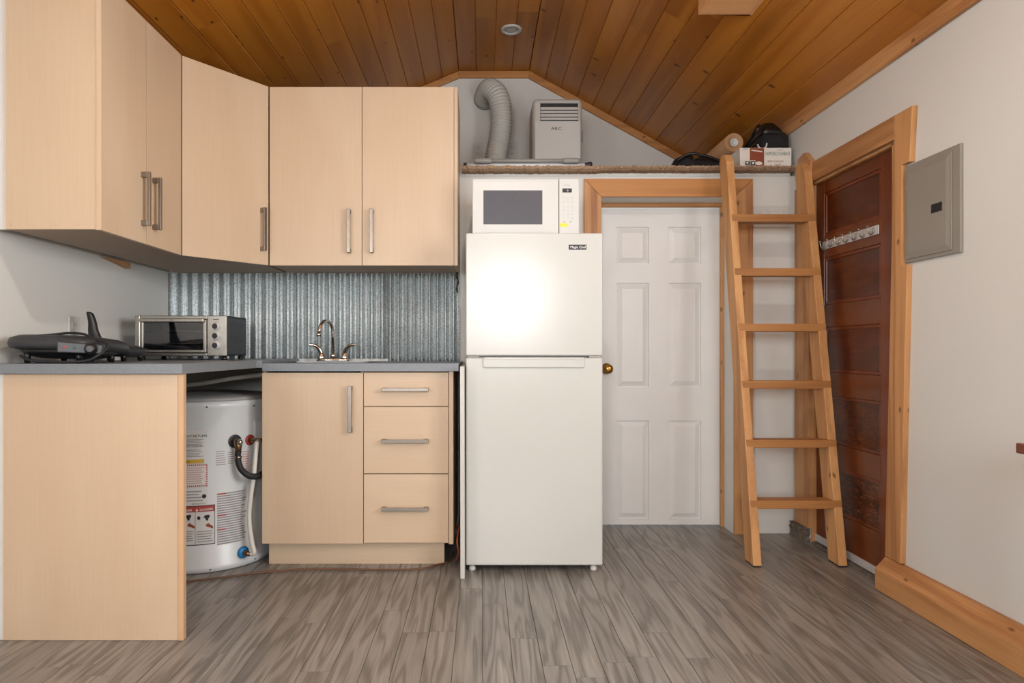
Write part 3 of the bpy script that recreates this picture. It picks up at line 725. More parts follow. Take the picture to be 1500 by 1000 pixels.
for x in (FX0 + 0.028, FX1 - 0.036):
    MB().lathe([(0.013, 0.0005), (0.015, 0.004), (0.015, 0.016), (0.010, 0.018), (0.010, 0.046)], (x, FYF + 0.03, 0), (0, 0, 1), 16).build('foot', M['white_plastic'], fr)
bd = MB().box(0.382, 0.460, FYF - 0.0015, FYF + 0.001, 1.420, 1.442).build('name_badge', M['black'], fr, 0.0005, label='black badge with white lettering')
def text_plane(txt, size, origin, parent, mat, u=(1, 0, 0), v=(0, 0, 1), align='LEFT', sx=1.0, name='lettering'):
    g, f = text_geo(txt, size, align, sx); o_ = Vector(origin); u = Vector(u); v = Vector(v)
    mb = MB(); mb.add([o_ + u * a + v * b for a, b in g], f); return mb.build(name, mat, parent)
text_plane('Magic Chef', 0.0152, (0.423, FYF - 0.0019, 1.4265), bd, M['ink_white'], align='CENTER')
# panel beside the fridge
tag(MB().hexa([(-0.092, 2.80, 0.001), (-0.074, 2.80, 0.001), (-0.074, 3.45, 0.001), (-0.092, 3.45, 0.001), (-0.094, 2.80, 0.908), (-0.076, 2.80, 0.908), (-0.076, 3.45, 0.908), (-0.094, 3.45, 0.908)]).build('upright_board', M['offwhite'], None, 0.001), 'narrow off white board standing between drawers and fridge', 'board')

# ------------------------------------------------------------------ microwave on the fridge
MXo = 0.0
mw = thing('microwave', 'white countertop microwave on top of the fridge', 'microwave', (0.2, 3.15, 1.4945))
mx0, mx1, my, mz0, mz1 = -0.044, 0.444, 2.990, 1.500, 1.760
MB().box(mx0 + 0.004, mx1 - 0.004, my + 0.022, 3.34, mz0, mz1 - 0.002).build('casing', M['white_plastic'], mw, 0.006)
dr = MB().box(mx0, 0.350, my, my + 0.0215, mz0, mz1).build('door', M['white_plastic'], mw, 0.005, 3)
MB().box(0.006, 0.276, my - 0.0006, my + 0.004, 1.551, 1.707).build('door_window', M['mesh_window'], dr, 0.0015)
for zr in (mz0 + 0.014, mz1 - 0.012): MB().box(-0.032, 0.344, my - 0.001, my + 0.002, zr, zr + 0.0025).build('door_rib', M['offwhite'], dr)
cp_ = MB().box(0.352, mx1, my, my + 0.0215, mz0, mz1).build('control_panel', M['white_plastic'], mw, 0.004, 3)
MB().box(0.367, 0.410, my - 0.0008, my + 0.002, 1.697, 1.715).build('display', M['black'], cp_)
text_plane('0', 0.012, (0.388, my - 0.0011, 1.7015), cp_, M['ink_white'])
text_plane('DIGITAL', 0.008, (0.372, my - 0.0008, 1.727), cp_, M['ink_grey'])
for r in range(2):
    for c in range(3):
        MB().box(0.366 + c * 0.019, 0.379 + c * 0.019, my - 0.0008, my + 0.001, 1.668 - r * 0.017, 1.676 - r * 0.017).build('button', M['ink_grey'] if False else M['offwhite'], cp_)
for i, ch in enumerate('123456789*0#'):
    text_plane(ch, 0.010, (0.371 + (i % 3) * 0.019, my - 0.0009, 1.628 - (i // 3) * 0.017), cp_, M['ink_grey'], name='key')
for c in range(2): MB().lathe([(0.006, 0), (0.005, 0.0015)], (0.376 + c * 0.030, my - 0.0001, 1.566), (0, -1, 0), 12).build('button', M['offwhite'], cp_)
MB().box(0.356, 0.392, my - 0.0012, my + 0.001, 1.5405, 1.556).build('sticker', M['yellow'], cp_, label='yellow sticker')
for x in (mx0 + 0.03, mx1 - 0.03):
    for y in (my + 0.05, 3.31): MB().lathe([(0.012, 0), (0.012, 0.007)], (x, y, 1.4943), (0, 0, 1), 12).build('foot', M['dark_grey'], mw)

# ------------------------------------------------------------------ toaster oven
tz = 0.9335
tR = Matrix.Translation((-1.358, 2.955, tz)) @ Matrix.Rotation(math.radians(1.0), 4, 'Z')
to = thing('toaster_oven', 'stainless and charcoal toaster oven on the corner worktop', 'toaster oven', (-1.358, 3.08, tz))
def tb(): return MB(tR)
hw = 0.205; H0, H1 = 0.018, 0.200
# shell with an open cavity
sh = tb().box(-hw, hw, 0.012, 0.26, H1 - 0.008, H1).box(-hw, hw, 0.012, 0.26, H0, H0 + 0.008).box(-hw, -hw + 0.012, 0.012, 0.26, H0, H1).box(hw - 0.008, hw, 0.012, 0.26, H0, H1).box(0.105, 0.115, 0.012, 0.26, H0, H1).box(-hw, hw, 0.252, 0.26, H0, H1)
sh.build('shell', M['charcoal'], to)
ff = tb().box(-hw, -hw + 0.022, 0, 0.012, H0, H1).box(-hw + .022, 0.118, 0, 0.012, H1 - 0.016, H1).box(-hw + .022, 0.118, 0, 0.012, H0, H0 + 0.013).box(0.118, hw, 0, 0.012, H0, H1)
ff.build('front_frame', M['toaster_steel'], to, 0.003)
df = tb().box(-0.180, -0.166, -0.006, 0.004, 0.034, 0.182).box(0.102, 0.116, -0.006, 0.004, 0.034, 0.182).box(-0.166, 0.102, -0.006, 0.004, 0.172, 0.182).box(-0.166, 0.102, -0.006, 0.004, 0.034, 0.046)
dro = df.build('oven_door', M['toaster_steel'], to, 0.002)
tb().box(-0.166, 0.102, -0.002, 0.0, 0.046, 0.172).build('door_glass', M['oven_glass'], dro)
tb().box(-0.174, 0.110, -0.026, -0.014, 0.170, 0.186).box(-0.172, -0.158, -0.016, -0.005, 0.173, 0.183).box(0.094, 0.108, -0.016, -0.005, 0.173, 0.183).build('door_handle', M['toaster_steel'], dro, 0.003)
g, f = text_geo('T-fal', 0.010, 'CENTER'); mb = tb(); mb.add([(-0.03 + a, -0.0265, 0.1745 + b) for a, b in g], f); mb.build('lettering', M['ink'], dro)
g, f = text_geo('Convection  Oven', 0.010, 'LEFT'); mb = tb(); mb.add([(-0.15 + a, -0.0066, 0.037 + b) for a, b in g], f); mb.build('lettering', M['ink_grey'], dro)
rk = tb()
for z, y0 in ((0.130, 0.03), (0.075, 0.03)):
    rk.tube([(-0.19, y0, z), (0.103, y0, z)], 0.0022, 8).tube([(-0.19, 0.235, z), (0.103, 0.235, z)], 0.0022, 8)
    for k in range(12): rk.tube([(-0.18 + k * 0.025, y0, z), (-0.18 + k * 0.025, 0.235, z)], 0.0012, 6)
rk.build('oven_rack', M['chrome'], to)
for k, z in enumerate((0.152, 0.109, 0.066)):
    c = tR @ Vector((0.160, -0.0003, z)); ax = (tR.to_3x3() @ Vector((0, -1, 0)))
    ko = MB().lathe([(0.019, 0), (0.019, 0.003), (0.015, 0.005), (0.014, 0.017), (0.012, 0.019)], c, ax, 24).build('knob', M['alu'], to)
    MB().lathe([(0.0118, 0.0185), (0.0118, 0.0215), (0.009, 0.022)], c, ax, 20).build('knob_cap', M['black'], ko)
tb().box(0.145, 0.170, -0.001, 0.001, 0.181, 0.185).build('indicator_slot', M['black'], to)
for rgrp in (0.085, 0.14):
    for r in range(4):
        for c in range(4):
            tb().box(hw - 0.0005, hw + 0.0012, 0.05 + c * 0.045, 0.085 + c * 0.045, rgrp + r * 0.010, rgrp + r * 0.010 + 0.004).build('vent_slot', M['black'], to)
for x in (-0.185, 0.185):
    for y in (0.03, 0.235): tb().lathe([(0.011, 0), (0.012, 0.006), (0.009, 0.019)], (x, y, 0), (0, 0, 1), 14).build('foot', M['black'], to)

# ------------------------------------------------------------------ electric griddles on the worktop
wz = 0.933
g1 = thing('electric_griddle', 'dark grey round electric griddle with red and green lights on front', 'griddle', (-1.46, 2.4, wz))
tilt = Matrix.Translation((-1.487, 2.375, wz + 0.064)) @ Matrix.Rotation(math.radians(1.5), 4, 'Y') @ Matrix.Rotation(math.radians(-3), 4, 'X')
mb = MB(tilt)
mb.loft([ring_super(0, 0, -0.024, 0.130, 0.145, 4), ring_super(0, 0, -0.020, 0.150, 0.163, 4), ring_super(0, 0, -0.006, 0.156, 0.170, 4), ring_super(0, 0, 0.014, 0.152, 0.165, 4), ring_super(0, 0, 0.026, 0.13, 0.145, 3.5), ring_super(0, 0, 0.030, 0.10, 0.10, 3), ring_super(0, 0, 0.032, 0.03, 0.03, 2)])
mb.build('pan', M['dark_grey'], g1)
mb = MB(tilt); mb.loft([ring_super(-0.01, 0, -0.050, 0.07, 0.09, 3), ring_super(-0.01, 0, -0.040, 0.115, 0.12, 3), ring_super(0, 0, -0.021, 0.14, 0.14, 3)]); mb.build('heating_base', M['black'], g1)
for x, y in ((-0.09, -0.10), (0.09, -0.10), (-0.09, 0.10), (0.09, 0.10)):
    p = tilt @ Vector((x, y, -0.025)); MB().tube([p, (p.x, p.y, wz + 0.0006)], [0.012, 0.009], 12).build('foot', M['black'], g1)
C0, C1 = Vector((-1.425, 2.196, wz + 0.058)), Vector((-1.300, 2.246, wz + 0.047))
cn = Vector((C1.y - C0.y, -(C1.x - C0.x), 0)).normalized()
bk = -cn * 0.055
def P_(p, dz, o=0.0): return (p.x + cn.x * o, p.y + cn.y * o, p.z + dz)
cb_ = MB().hexa([P_(C0, -0.020), P_(C1, -0.016), P_(C1 + bk, -0.014), P_(C0 + bk, -0.020), P_(C0, 0.018), P_(C1, 0.016), P_(C1 + bk, 0.024), P_(C0 + bk, 0.028)]).build('control_box', M['charcoal'], g1, 0.004)
for t, mt in ((0.16, 'ink_red'), (0.38, 'ink_green')):
    MB().lathe([(0.0052, -0.001), (0.0045, 0.002), (0.002, 0.003)], C0.lerp(C1, t), cn, 12).build('indicator_light', M[mt], cb_)
MB().lathe([(0.019, -0.001), (0.020, 0.006), (0.017, 0.016), (0.015, 0.022), (0.010, 0.024)], C0.lerp(C1, 0.74), cn, 20).build('dial', M['black'], cb_)
g2 = thing('electric_skillet', 'flat black electric skillet with upright handle beside toaster oven', 'skillet', (-1.52, 2.72, wz))
t2 = Matrix.Translation((-1.530, 2.715, wz + 0.044)) @ Matrix.Rotation(math.radians(4.5), 4, 'Y')
mb = MB(t2); mb.loft([ring_super(0, 0, -0.020, 0.09, 0.09, 3), ring_super(0, 0, -0.012, 0.108, 0.112, 3), ring_super(0, 0, 0.006, 0.120, 0.124, 3), ring_super(0, 0, 0.013, 0.117, 0.121, 3), ring_super(0, 0, 0.026, 0.08, 0.08, 3)]); mb.build('pan', M['charcoal'], g2)
MB().loft([ring_super(-1.445, 2.600, wz + 0.026, 0.034, 0.026, 4), ring_super(-1.445, 2.600, wz + 0.045, 0.040, 0.030, 4), ring_super(-1.447, 2.605, wz + 0.066, 0.030, 0.022, 4)]).build('control_box', M['black'], g2)
MB().lathe([(0.018, 0.0), (0.019, 0.008), (0.015, 0.016), (0.009, 0.018)], (-1.430, 2.572, wz + 0.044), (0.2, -1, 0), 20).build('dial', M['black'], g2)
for x, y in ((-1.45, 2.65), (-1.58, 2.65), (-1.45, 2.78), (-1.58, 2.78)):
    MB().tube([(x, y, wz + 0.032), (x, y, wz + 0.0006)], [0.012, 0.009], 12).build('foot', M['black'], g2)
hp_ = smooth_path([(-1.515, 2.605, wz + 0.050), (-1.530, 2.60, wz + 0.082), (-1.541, 2.60, wz + 0.12), (-1.545, 2.60, wz + 0.155), (-1.552, 2.598, wz + 0.185), (-1.558, 2.597, wz + 0.197)], 6)
hb = MB(); rings = []
for i, p_ in enumerate(hp_):
    t = i / (len(hp_) - 1); wx = 0.034 * (1 - t) ** 3.5 + 0.0105 + 0.003 * math.sin(math.pi * t) - 0.006 * max(0, t - 0.85) / 0.15; wy = 0.015 - 0.005 * t
    rings.append(ring_super(p_.x, p_.y, p_.z, wx, wy, 3, 20))
hb.loft(rings); hb.build('handle', M['black'], g2)
cordp = [(-1.585, 2.32, wz + 0.096), (-1.52, 2.32, wz + 0.100), (-1.46, 2.315, wz + 0.106), (-1.40, 2.30, wz + 0.102), (-1.345, 2.285, wz + 0.084), (-1.300, 2.270, wz + 0.066), (-1.284, 2.230, wz + 0.045), (-1.296, 2.205, wz + 0.025), (-1.33, 2.205, wz + 0.010), (-1.40, 2.205, wz + 0.0055), (-1.47, 2.22, wz + 0.006), (-1.53, 2.215, wz + 0.012), (-1.57, 2.23, wz + 0.026)]
tag(MB().tube(smooth_path(cordp, 6), 0.0046, 8).build('power_cord', M['rubber']), 'black power cord looped over the grey griddle', 'cord')

# outlets and switches
def plate(name, label, cat, c, u, out, w_, h_, kind='outlet', gang=1, group=None):
    c = Vector(c); u = Vector(u); out = Vector(out); up = Vector((0, 0, 1))
    r = thing(name, label, cat, c - up * h_ / 2, group)
    def slab(cc, a, b, d0, d1, nm, mat, par, bev=0.0):
        q = [cc + u * sx * a + up * sz * b + out * d for d in (d0, d1) for sx, sz in ((-1, -1), (1, -1), (1, 1), (-1, 1))]
        return MB().hexa(q).build(nm, mat, par, bev)
    slab(c, w_ / 2, h_ / 2, 0.0006, 0.006, 'cover_plate', M['white_plastic'], r, 0.0015)
    for k in range(gang):
        cc = c + u * ((k - (gang - 1) / 2) * 0.046)
        if kind == 'outlet':
            for s_ in (-1, 1):
                so = slab(cc + up * 0.020 * s_, 0.016, 0.014, 0.006, 0.0075, 'socket', M['offwhite'], r, 0.001)
                for q in (-1, 1): slab(cc + up * 0.022 * s_ + u * 0.006 * q, 0.001, 0.004, 0.0075, 0.0079, 'slot', M['black'], so)
        else:
            slab(cc, 0.016, 0.033, 0.006, 0.009, 'rocker', M['offwhite'], r, 0.002)
    return r
plate('wall_outlet', 'white outlet on the left wall above the griddle', 'outlet', (XL, 2.675, 1.058), (0, 1, 0), (1, 0, 0), 0.072, 0.115)
plate('wall_outlet', 'white outlet on the gable wall left of the ribbed hose', 'outlet', (-0.030, YG, 2.385), (1, 0, 0), (0, -1, 0), 0.068, 0.112)
plate('wall_outlet', 'white outlet on the gable wall between ribbed hose and air conditioner', 'outlet', (0.215, YG, 2.390), (1, 0, 0), (0, -1, 0), 0.068, 0.112)
plate('switch_plate', 'white four gang rocker switch plate behind the top ladder rung', 'switch', (1.543, YB, 1.688), (1, 0, 0), (0, -1, 0), 0.190, 0.115, 'switch', 4)

# ------------------------------------------------------------------ water heater
hc = Vector((-1.32, 3.15, 0)); HR = 0.30
wh = thing('water_heater', 'white round water heater under the worktop', 'water heater', (hc.x, hc.y, 0))
MB().lathe([(HR - 0.004, 0.002), (HR + 0.002, 0.004), (HR + 0.002, 0.028), (HR, 0.030), (HR, 0.720), (HR + 0.001, 0.722), (HR + 0.001, 0.748), (HR - 0.006, 0.752)], hc, (0, 0, 1), 96).build('tank', M['heater'], wh)
MB().lathe([(HR - 0.002, 0.7525), (HR - 0.02, 0.768), (HR - 0.10, 0.776), (0.01, 0.778)], hc, (0, 0, 1), 64).build('tank_top', M['heater_top'], wh)
def cyl(a, z, off=0.0): return Vector((hc.x + (HR + off) * math.sin(a), hc.y - (HR + off) * math.cos(a), z))
def cpx(px, py):
    """angle and height on the tank for a place seen at (px, py) in the photograph"""
    dx, dz = (px - CX) / F, (CY - py) / F
    A_ = dx * dx + 1; B_ = -2 * (dx * hc.x + hc.y); C_ = hc.x ** 2 + hc.y ** 2 - HR ** 2
    t = (-B_ - math.sqrt(max(0, B_ * B_ - 4 * A_ * C_))) / (2 * A_)
    return math.atan2(dx * t - hc.x, hc.y - t), CAMZ + dz * t
def patch(mb, a0, a1, z0, z1, off):
    n = max(2, int(abs(a1 - a0) / 0.04) + 1); v = []; f = []
    for i in range(n + 1):
        a = a0 + (a1 - a0) * i / n; v += [cyl(a, z0, off), cyl(a, z1, off)]
    for i in range(n): f.append((2 * i, 2 * i + 2, 2 * i + 3, 2 * i + 1))
    mb.add(v, f); return mb
def ctext(txt, size, a, z, mat, par, off=0.0012, sx=1.0):
    g, f = text_geo(txt, size, 'LEFT', sx); mb = MB(); mb.add([cyl(a + u / HR, z + v, off) for u, v in g], f); return mb.build('lettering', mat, par)
def lines(a0, a1, ztop_, zbot, n, mat, par, off=0.0012, rag=0.15, th=0.4):
    mb = MB(); r = random.Random(int(abs(a0 * 1000) + n)); st = (ztop_ - zbot) / n
    for k in range(n):
        z = ztop_ - st * (k + 0.5); patch(mb, a0, a1 - (a1 - a0) * r.uniform(0, rag), z - st * th / 2, z + st * th / 2, off)
    return mb.build('fine_print', mat, par)
aL, _ = cpx(258, 640)
def R_(x0, y0, x1, y1):
    a0, z1_ = cpx(x0, y0); a1, z0_ = cpx(x1, y1); return a0, a1, z0_, z1_
a0, a1, z0, z1 = R_(252, 630, 299, 670)
lb = patch(MB(), a0, a1, z0, z1, 0.0005).build('label', M['paper_white'], wh)
_, zt1 = cpx(276, 640.5); ctext('DO NOT RETURN', 0.0150, cpx(260, 640)[0], zt1, M['ink'], lb)
_, zt1 = cpx(276, 655.0); ctext('NE PAS RETOURNER', 0.0130, cpx(256, 655)[0], zt1, M['ink'], lb)
q = R_(256, 643, 298, 651); lines(q[0], q[1], q[3], q[2], 4, M['ink_grey'], lb)
q = R_(256, 658, 298, 669); lines(q[0], q[1], q[3], q[2], 5, M['ink_grey'], lb)
q = R_(252, 673, 299, 678); ys = patch(MB(), q[0], q[1], q[2], q[3], 0.0006).build('label', M['ink_yellow'], wh, label='yellow strip label')
_, zt1 = cpx(276, 677.3); ctext('AVERTISSEMENT', 0.0085, cpx(258, 676)[0], zt1, M['ink'], ys)
q = R_(252, 680, 304, 712)
wl_ = patch(MB(), *q, 0.0005).build('label', M['paper_white'], wh, label='red hatched warning label')
hm = MB(); n = 18
for k in range(n):
    a = q[0] + (q[1] - q[0]) * k / n; da = (q[1] - q[0]) / n * 0.5
    patch(hm, a, a + da, q[3] - 0.008, q[3], 0.0011); patch(hm, a, a + da, q[2], q[2] + 0.008, 0.0011)
for k in range(10):
    z = q[2] + (q[3] - q[2]) * k / 10; patch(hm, q[1] - 0.022, q[1], z, z + (q[3] - q[2]) * 0.05, 0.0011)
hm.build('hatching', M['ink_red'], wl_)
lines(q[0], q[1] - 0.04, q[3] - 0.012, q[2] + 0.012, 8, M['ink_pale_red'], wl_)
q = R_(252, 718, 304, 738); gl = patch(MB(), *q, 0.0005).build('label', M['paper_white'], wh)
lines(q[0], q[1] - 0.06, q[3], q[2] + 0.012, 4, M['ink_grey'], gl)
gr = MB()
for k in range(6): patch(gr, q[0] + 0.03 * k, q[0] + 0.03 * k + 0.003, q[2] + 0.012, q[3] - 0.01, 0.0012)
gr.build('table_rule', M['ink_grey'], gl)
ac, zc = cpx(299, 726.5); MB().lathe([(0.009, 0.0012), (0.006, 0.0014)], cyl(ac, zc, 0), (math.sin(ac), -math.cos(ac), 0), 16).build('approval_mark', M['ink'], gl)
_, zt1 = cpx(290, 738.5); ctext('0001016091371', 0.0085, cpx(281, 738)[0], zt1, M['ink'], gl)
q = R_(248, 741, 315, 796)
dl = patch(MB(), *q, 0.0004).build('label', M['ink'], wh, label='danger label with red header and black border')
i0, i1 = q[0], q[1] - 0.008
_, zh = cpx(290, 749.5)
patch(MB(), i0, i1, zh, q[3] - 0.003, 0.0009).build('red_header', M['ink_red'], dl)
mid = cpx(286, 770)[0]
patch(MB(), i0, mid - 0.003, q[2] + 0.004, zh - 0.001, 0.0009).build('pictogram_field', M['paper_white'], dl)
patch(MB(), mid + 0.003, i1, q[2] + 0.004, zh - 0.001, 0.0009).build('pictogram_field', M['paper_white'], dl)
zt2 = zh + 0.004
ctext('DANGER', 0.0135, cpx(262.5, 747)[0], zt2, M['ink_white'], dl, 0.0014)
ctext('DANGER', 0.0135, cpx(292.5, 747)[0], zt2, M['ink_white'], dl, 0.0014)
tr = MB(); at_, _ = cpx(289, 747); tr.add([cyl(at_ - 0.022, zt2 - 0.001, 0.0014), cyl(at_ + 0.012, zt2 - 0.001, 0.0014), cyl(at_ - 0.005, zt2 + 0.012, 0.0014)], [(0, 1, 2)]); tr.build('warning_triangle', M['ink_white'], dl)
def blob(pts, mat, nm):
    mb = MB(); v = [cyl(*cpx(x, y), 0.0014) for x, y in pts]; mb.add(v, [tuple(range(len(v)))]); return mb.build(nm, mat, dl)
for ox in (0, 27):
    blob([(271 + ox, 757), (274 + ox, 754), (280 + ox, 753.5), (280 + ox, 757), (278 + ox, 759), (278 + ox, 762), (275 + ox, 762), (274 + ox, 759)], M['ink'], 'pictogram_tap')
    blob([(274 + ox, 769), (278 + ox, 765.5), (281 + ox, 768), (285 + ox, 770), (285.5 + ox, 774), (280 + ox, 772), (276 + ox, 771)], M['carton_brown'], 'pictogram_hand')
    q1 = R_(262 + ox if ox == 0 else 288, 777, 284.5 + ox * 1.02, 793); lines(q1[0], q1[1], q1[3], q1[2], 5, M['ink_grey'], dl, 0.0013)
blob([(289, 757), (291, 755.5), (293.5, 757), (293.5, 760), (291, 761.5), (289, 760)], M['ink'], 'pictogram_dial')
q = R_(318, 722, 361, 790); pl = patch(MB(), *q, 0.0005).build('label', M['paper_white'], wh)
lines(q[0], q[1], q[3], q[2], 22, M['ink_grey'], pl, th=0.5, rag=0.2)
mb = MB()
for k in (0, 9, 15): z = q[3] - (q[3] - q[2]) * (k + 0.5) / 22; patch(mb, q[0], q[0] + (q[1] - q[0]) * 0.28, z - 0.003, z + 0.003, 0.0016)
mb.build('red_heading', M['ink_red'], pl)
q = R_(316, 660, 331, 681); pl = patch(MB(), *q, 0.0005).build('label', M['paper_white'], wh); lines(*(q[0], q[1], q[3], q[2]), 7, M['ink_grey'], pl)
q = R_(334, 661, 342, 679); pl = patch(MB(), *q, 0.0005).build('label', M['paper_white'], wh); lines(*(q[0], q[1], q[3], q[2]), 6, M['ink_grey'], pl)
q = R_(355, 660, 366, 690); pl = patch(MB(), *q, 0.0005).build('label', M['paper_white'], wh); lines(*(q[0], q[1], q[3], q[2]), 9, M['ink_pale_red'], pl)
for x, y in ((303, 596), (371.5, 594), (308, 834), (373, 818)):
    a, z = cpx(x, y); MB().lathe([(0.004, 0.0), (0.003, 0.003)], cyl(a, z, 0.001), (math.sin(a), -math.cos(a), 0), 10).build('screw', M['dark_grey'], wh)
# access cover on the right of the tank
a, z = cpx(372, 616); a_2, z_2 = cpx(386, 700)
cvr = MB(); n = 6; v = []; f = []
for i in range(n + 1):
    aa = a + 0.30 * i / n; v += [cyl(aa, z, 0.0), cyl(aa, z, 0.008), cyl(aa, z - 0.27, 0.008), cyl(aa, z - 0.27, 0.0)]
rings = [v[4 * i:4 * i + 4] for i in range(n + 1)]
cvr.loft(rings, True, False); cvr.build('access_cover', M['heater'], wh, 0.002)
def on(px, py): a_, z_ = cpx(px, py); return a_, z_, Vector((math.sin(a_), -math.cos(a_), 0))
a, z, nr = on(344, 646); c0 = cyl(a, z)
MB().lathe([(0.030, 0.0), (0.030, 0.003), (0.020, 0.0035), (0.017, 0.001)], c0, nr, 24).build('port_ring', M['dark_grey'], wh)
fit = MB(); p1 = c0 + nr * 0.030
fit.tube([c0, c0 + nr * 0.018, p1, p1 + Vector((0, 0, -0.018)) + nr * 0.004, p1 + Vector((0, 0, -0.045)) + nr * 0.004], [0.013, 0.015, 0.019, 0.016, 0.012], 16)
fit.build('elbow_fitting', M['brass_dull'], wh)
MB().lathe([(0.012, 0), (0.013, 0.008), (0.009, 0.016), (0.003, 0.018)], p1 + nr * 0.012, nr + Vector((0.3, 0, 0)), 16).build('relief_cap', M['chrome'], wh)
hpth = smooth_path([p1 + Vector((0, 0, -0.04)) + nr * 0.004, p1 + Vector((0.002, -0.004, -0.075)), p1 + Vector((0.018, -0.012, -0.118)), p1 + Vector((0.052, -0.010, -0.148)), p1 + Vector((0.078, 0.025, -0.158)), p1 + Vector((0.084, 0.07, -0.155))], 8)
MB().tube(hpth, 0.0135, 14).build('drain_hose', M['rubber'], wh)
MB().lathe([(0.0155, 0), (0.0155, 0.012)], p1 + Vector((0, 0, -0.062)) + nr * 0.003, (0, 0, -1), 16).build('hose_clamp', M['steel'], wh)
a, z, nr = on(365.5, 644); c0 = cyl(a, z)
MB().lathe([(0.024, 0.0), (0.024, 0.006), (0.016, 0.009), (0.013, 0.004)], c0, nr, 24).build('red_collar', M['red_plastic'], wh)
MB().tube([c0 + nr * 0.002, c0 + nr * 0.022, c0 + nr * 0.03 + Vector((0.012, -0.004, 0)), c0 + nr * 0.03 + Vector((0.03, -0.006, 0))], [0.010, 0.012, 0.010, 0.008], 14).build('hot_fitting', M['brass_dull'], wh)
MB().tube([c0 + nr * 0.03 + Vector((0.028, -0.006, 0)), c0 + nr * 0.03 + Vector((0.036, -0.008, 0.002))], 0.009, 12).build('valve_stem', M['steel'], wh)
a, z, nr = on(355, 808); c0 = cyl(a, z)
MB().lathe([(0.025, 0.0), (0.027, 0.006), (0.026, 0.012), (0.018, 0.018), (0.012, 0.019)], c0, nr, 24).build('blue_valve', M['blue_plastic'], wh)
pv = c0 + nr * 0.03
MB().tube([c0 + nr * 0.012, pv, pv + Vector((0.022, -0.006, -0.004))], [0.012, 0.012, 0.009], 14).build('drain_fitting', M['brass_dull'], wh)
pe = pv + Vector((0.024, -0.008, -0.002))
whp = smooth_path([pe, pe + Vector((0.016, -0.004, 0.01)), pe + Vector((0.006, -0.006, 0.06)), pe + Vector((-0.006, -0.004, 0.16)), pe + Vector((0.0, 0, 0.26)), pe + Vector((0.010, 0.01, 0.35)), pe + Vector((0.016, 0.02, 0.45)), pe + Vector((0.018, 0.03, 0.50))], 8)
MB().tube(whp, 0.0105, 14).build('white_hose', M['hose_white'], wh)
# grey pipe above the tank
tag(MB().tube(smooth_path([(-1.60, 3.02, 0.812), (-1.42, 3.02, 0.812), (-1.28, 3.02, 0.826), (-1.15, 3.02, 0.848), (-1.00, 3.03, 0.866)], 8), 0.0105, 12).build('water_pipe', M['hose_grey']), 'grey flexible pipe running above the water heater', 'pipe')

# cords on the floor
def fl(px, py, h=0.006):
    s_ = (py - CY) / (CAMZ - h); return ((px - CX) / s_, F / s_, h)
tag(MB().tube(smooth_path([fl(236, 858), fl(270, 852), fl(330, 845), fl(400, 836.5), fl(470, 833), fl(560, 834.5), fl(615, 833), fl(645, 826), (-0.150, 3.02, 0.006), (-0.140, 3.16, 0.006)], 8), 0.0048, 8).build('extension_cord', M['orange_cord']), 'brown orange extension cord running along the floor below the cabinets', 'cord')
tag(MB().tube(smooth_path([(-0.122, 3.28, 0.004), (-0.112, 3.20, 0.05), (-0.118, 3.10, 0.14), (-0.106, 3.02, 0.17), (-0.112, 2.95, 0.12), (-0.106, 2.965, 0.06), (-0.118, 3.0, 0.02), (-0.105, 3.04, 0.004)], 8), 0.0035, 8).build('copper_wire', M['copper']), 'reddish copper wire curled in the gap beside the fridge panel', 'wire')
tag(MB().tube(smooth_path([(-0.112, 3.42, 0.86), (-0.108, 3.38, 0.70), (-0.114, 3.36, 0.50), (-0.108, 3.36, 0.30), (-0.116, 3.34, 0.006)], 8), 0.004, 8).build('appliance_cord', M['rubber']), 'black appliance cord hanging in the dark gap beside the drawers', 'cord')

# ------------------------------------------------------------------ ladder
ld_ = thing('loft_ladder', 'pine plank ladder with six treads leaning on the loft', 'ladder', (1.43, 3.1, 0))
def rail(x0, x1, topz, nm='rail'):
    k = 0.1705
    poly = [(2.949, 0.006), (3.045, 0.006), (3.045 + k * (topz - 0.03), topz - 0.03), (3.035 + k * topz - 0.015, topz), (2.949 + k * topz + 0.025, topz - 0.008), (2.949 + k * (topz - 0.05), topz - 0.05)]
    o = MB().prism(poly, x0, x1, 'x').build('rail', M['ladder_z'], ld_, 0.003)
    MB().prism([(2.951, 0.0005), (3.043, 0.0005), (3.043, 0.0062), (2.951, 0.0062)], x0 + 0.002, x1 - 0.002, 'x').build('rubber_foot', M['rubber'], o)
rail(1.222, 1.260, 1.972); rail(1.608, 1.646, 1.925)
for i in range(6):
    zb = 0.253 + 0.2712 * i; yf = 2.949 + 0.1705 * (zb + 0.02) - 0.003
    MB().box(1.2265 if i < 5 else 1.230, 1.6455, yf, yf + 0.072, zb, zb + 0.038).build('tread', M['ladder_x'], ld_, 0.003)

# ------------------------------------------------------------------ breaker box
ep_ = thing('breaker_box', 'grey breaker panel door on the white wall beside the pine casing', 'breaker box', (XR - 0.01, 2.42, 1.318))
MB().box(XR - 0.012, XR - 0.0005, 2.274, 2.574, 1.318, 1.698).build('cover_plate', M['panel_grey'], ep_, 0.003)
pdoor = MB().box(XR - 0.0165, XR - 0.0125, 2.312, 2.566, 1.332, 1.682).build('cover_door', M['panel_grey'], ep_, 0.0018)
MB().loft([[(XR - 0.0167, y, z) for y, z in ((2.318, 1.338), (2.560, 1.338), (2.560, 1.676), (2.318, 1.676))], [(XR - 0.0205, y, z) for y, z in ((2.334, 1.356), (2.544, 1.356), (2.544, 1.658), (2.334, 1.658))]], True, False).build('raised_field', M['panel_grey'], pdoor)
lt = MB().box(XR - 0.0225, XR - 0.0206, 2.352, 2.408, 1.480, 1.512).build('latch', M['black'], pdoor, 0.0008, label='black latch')
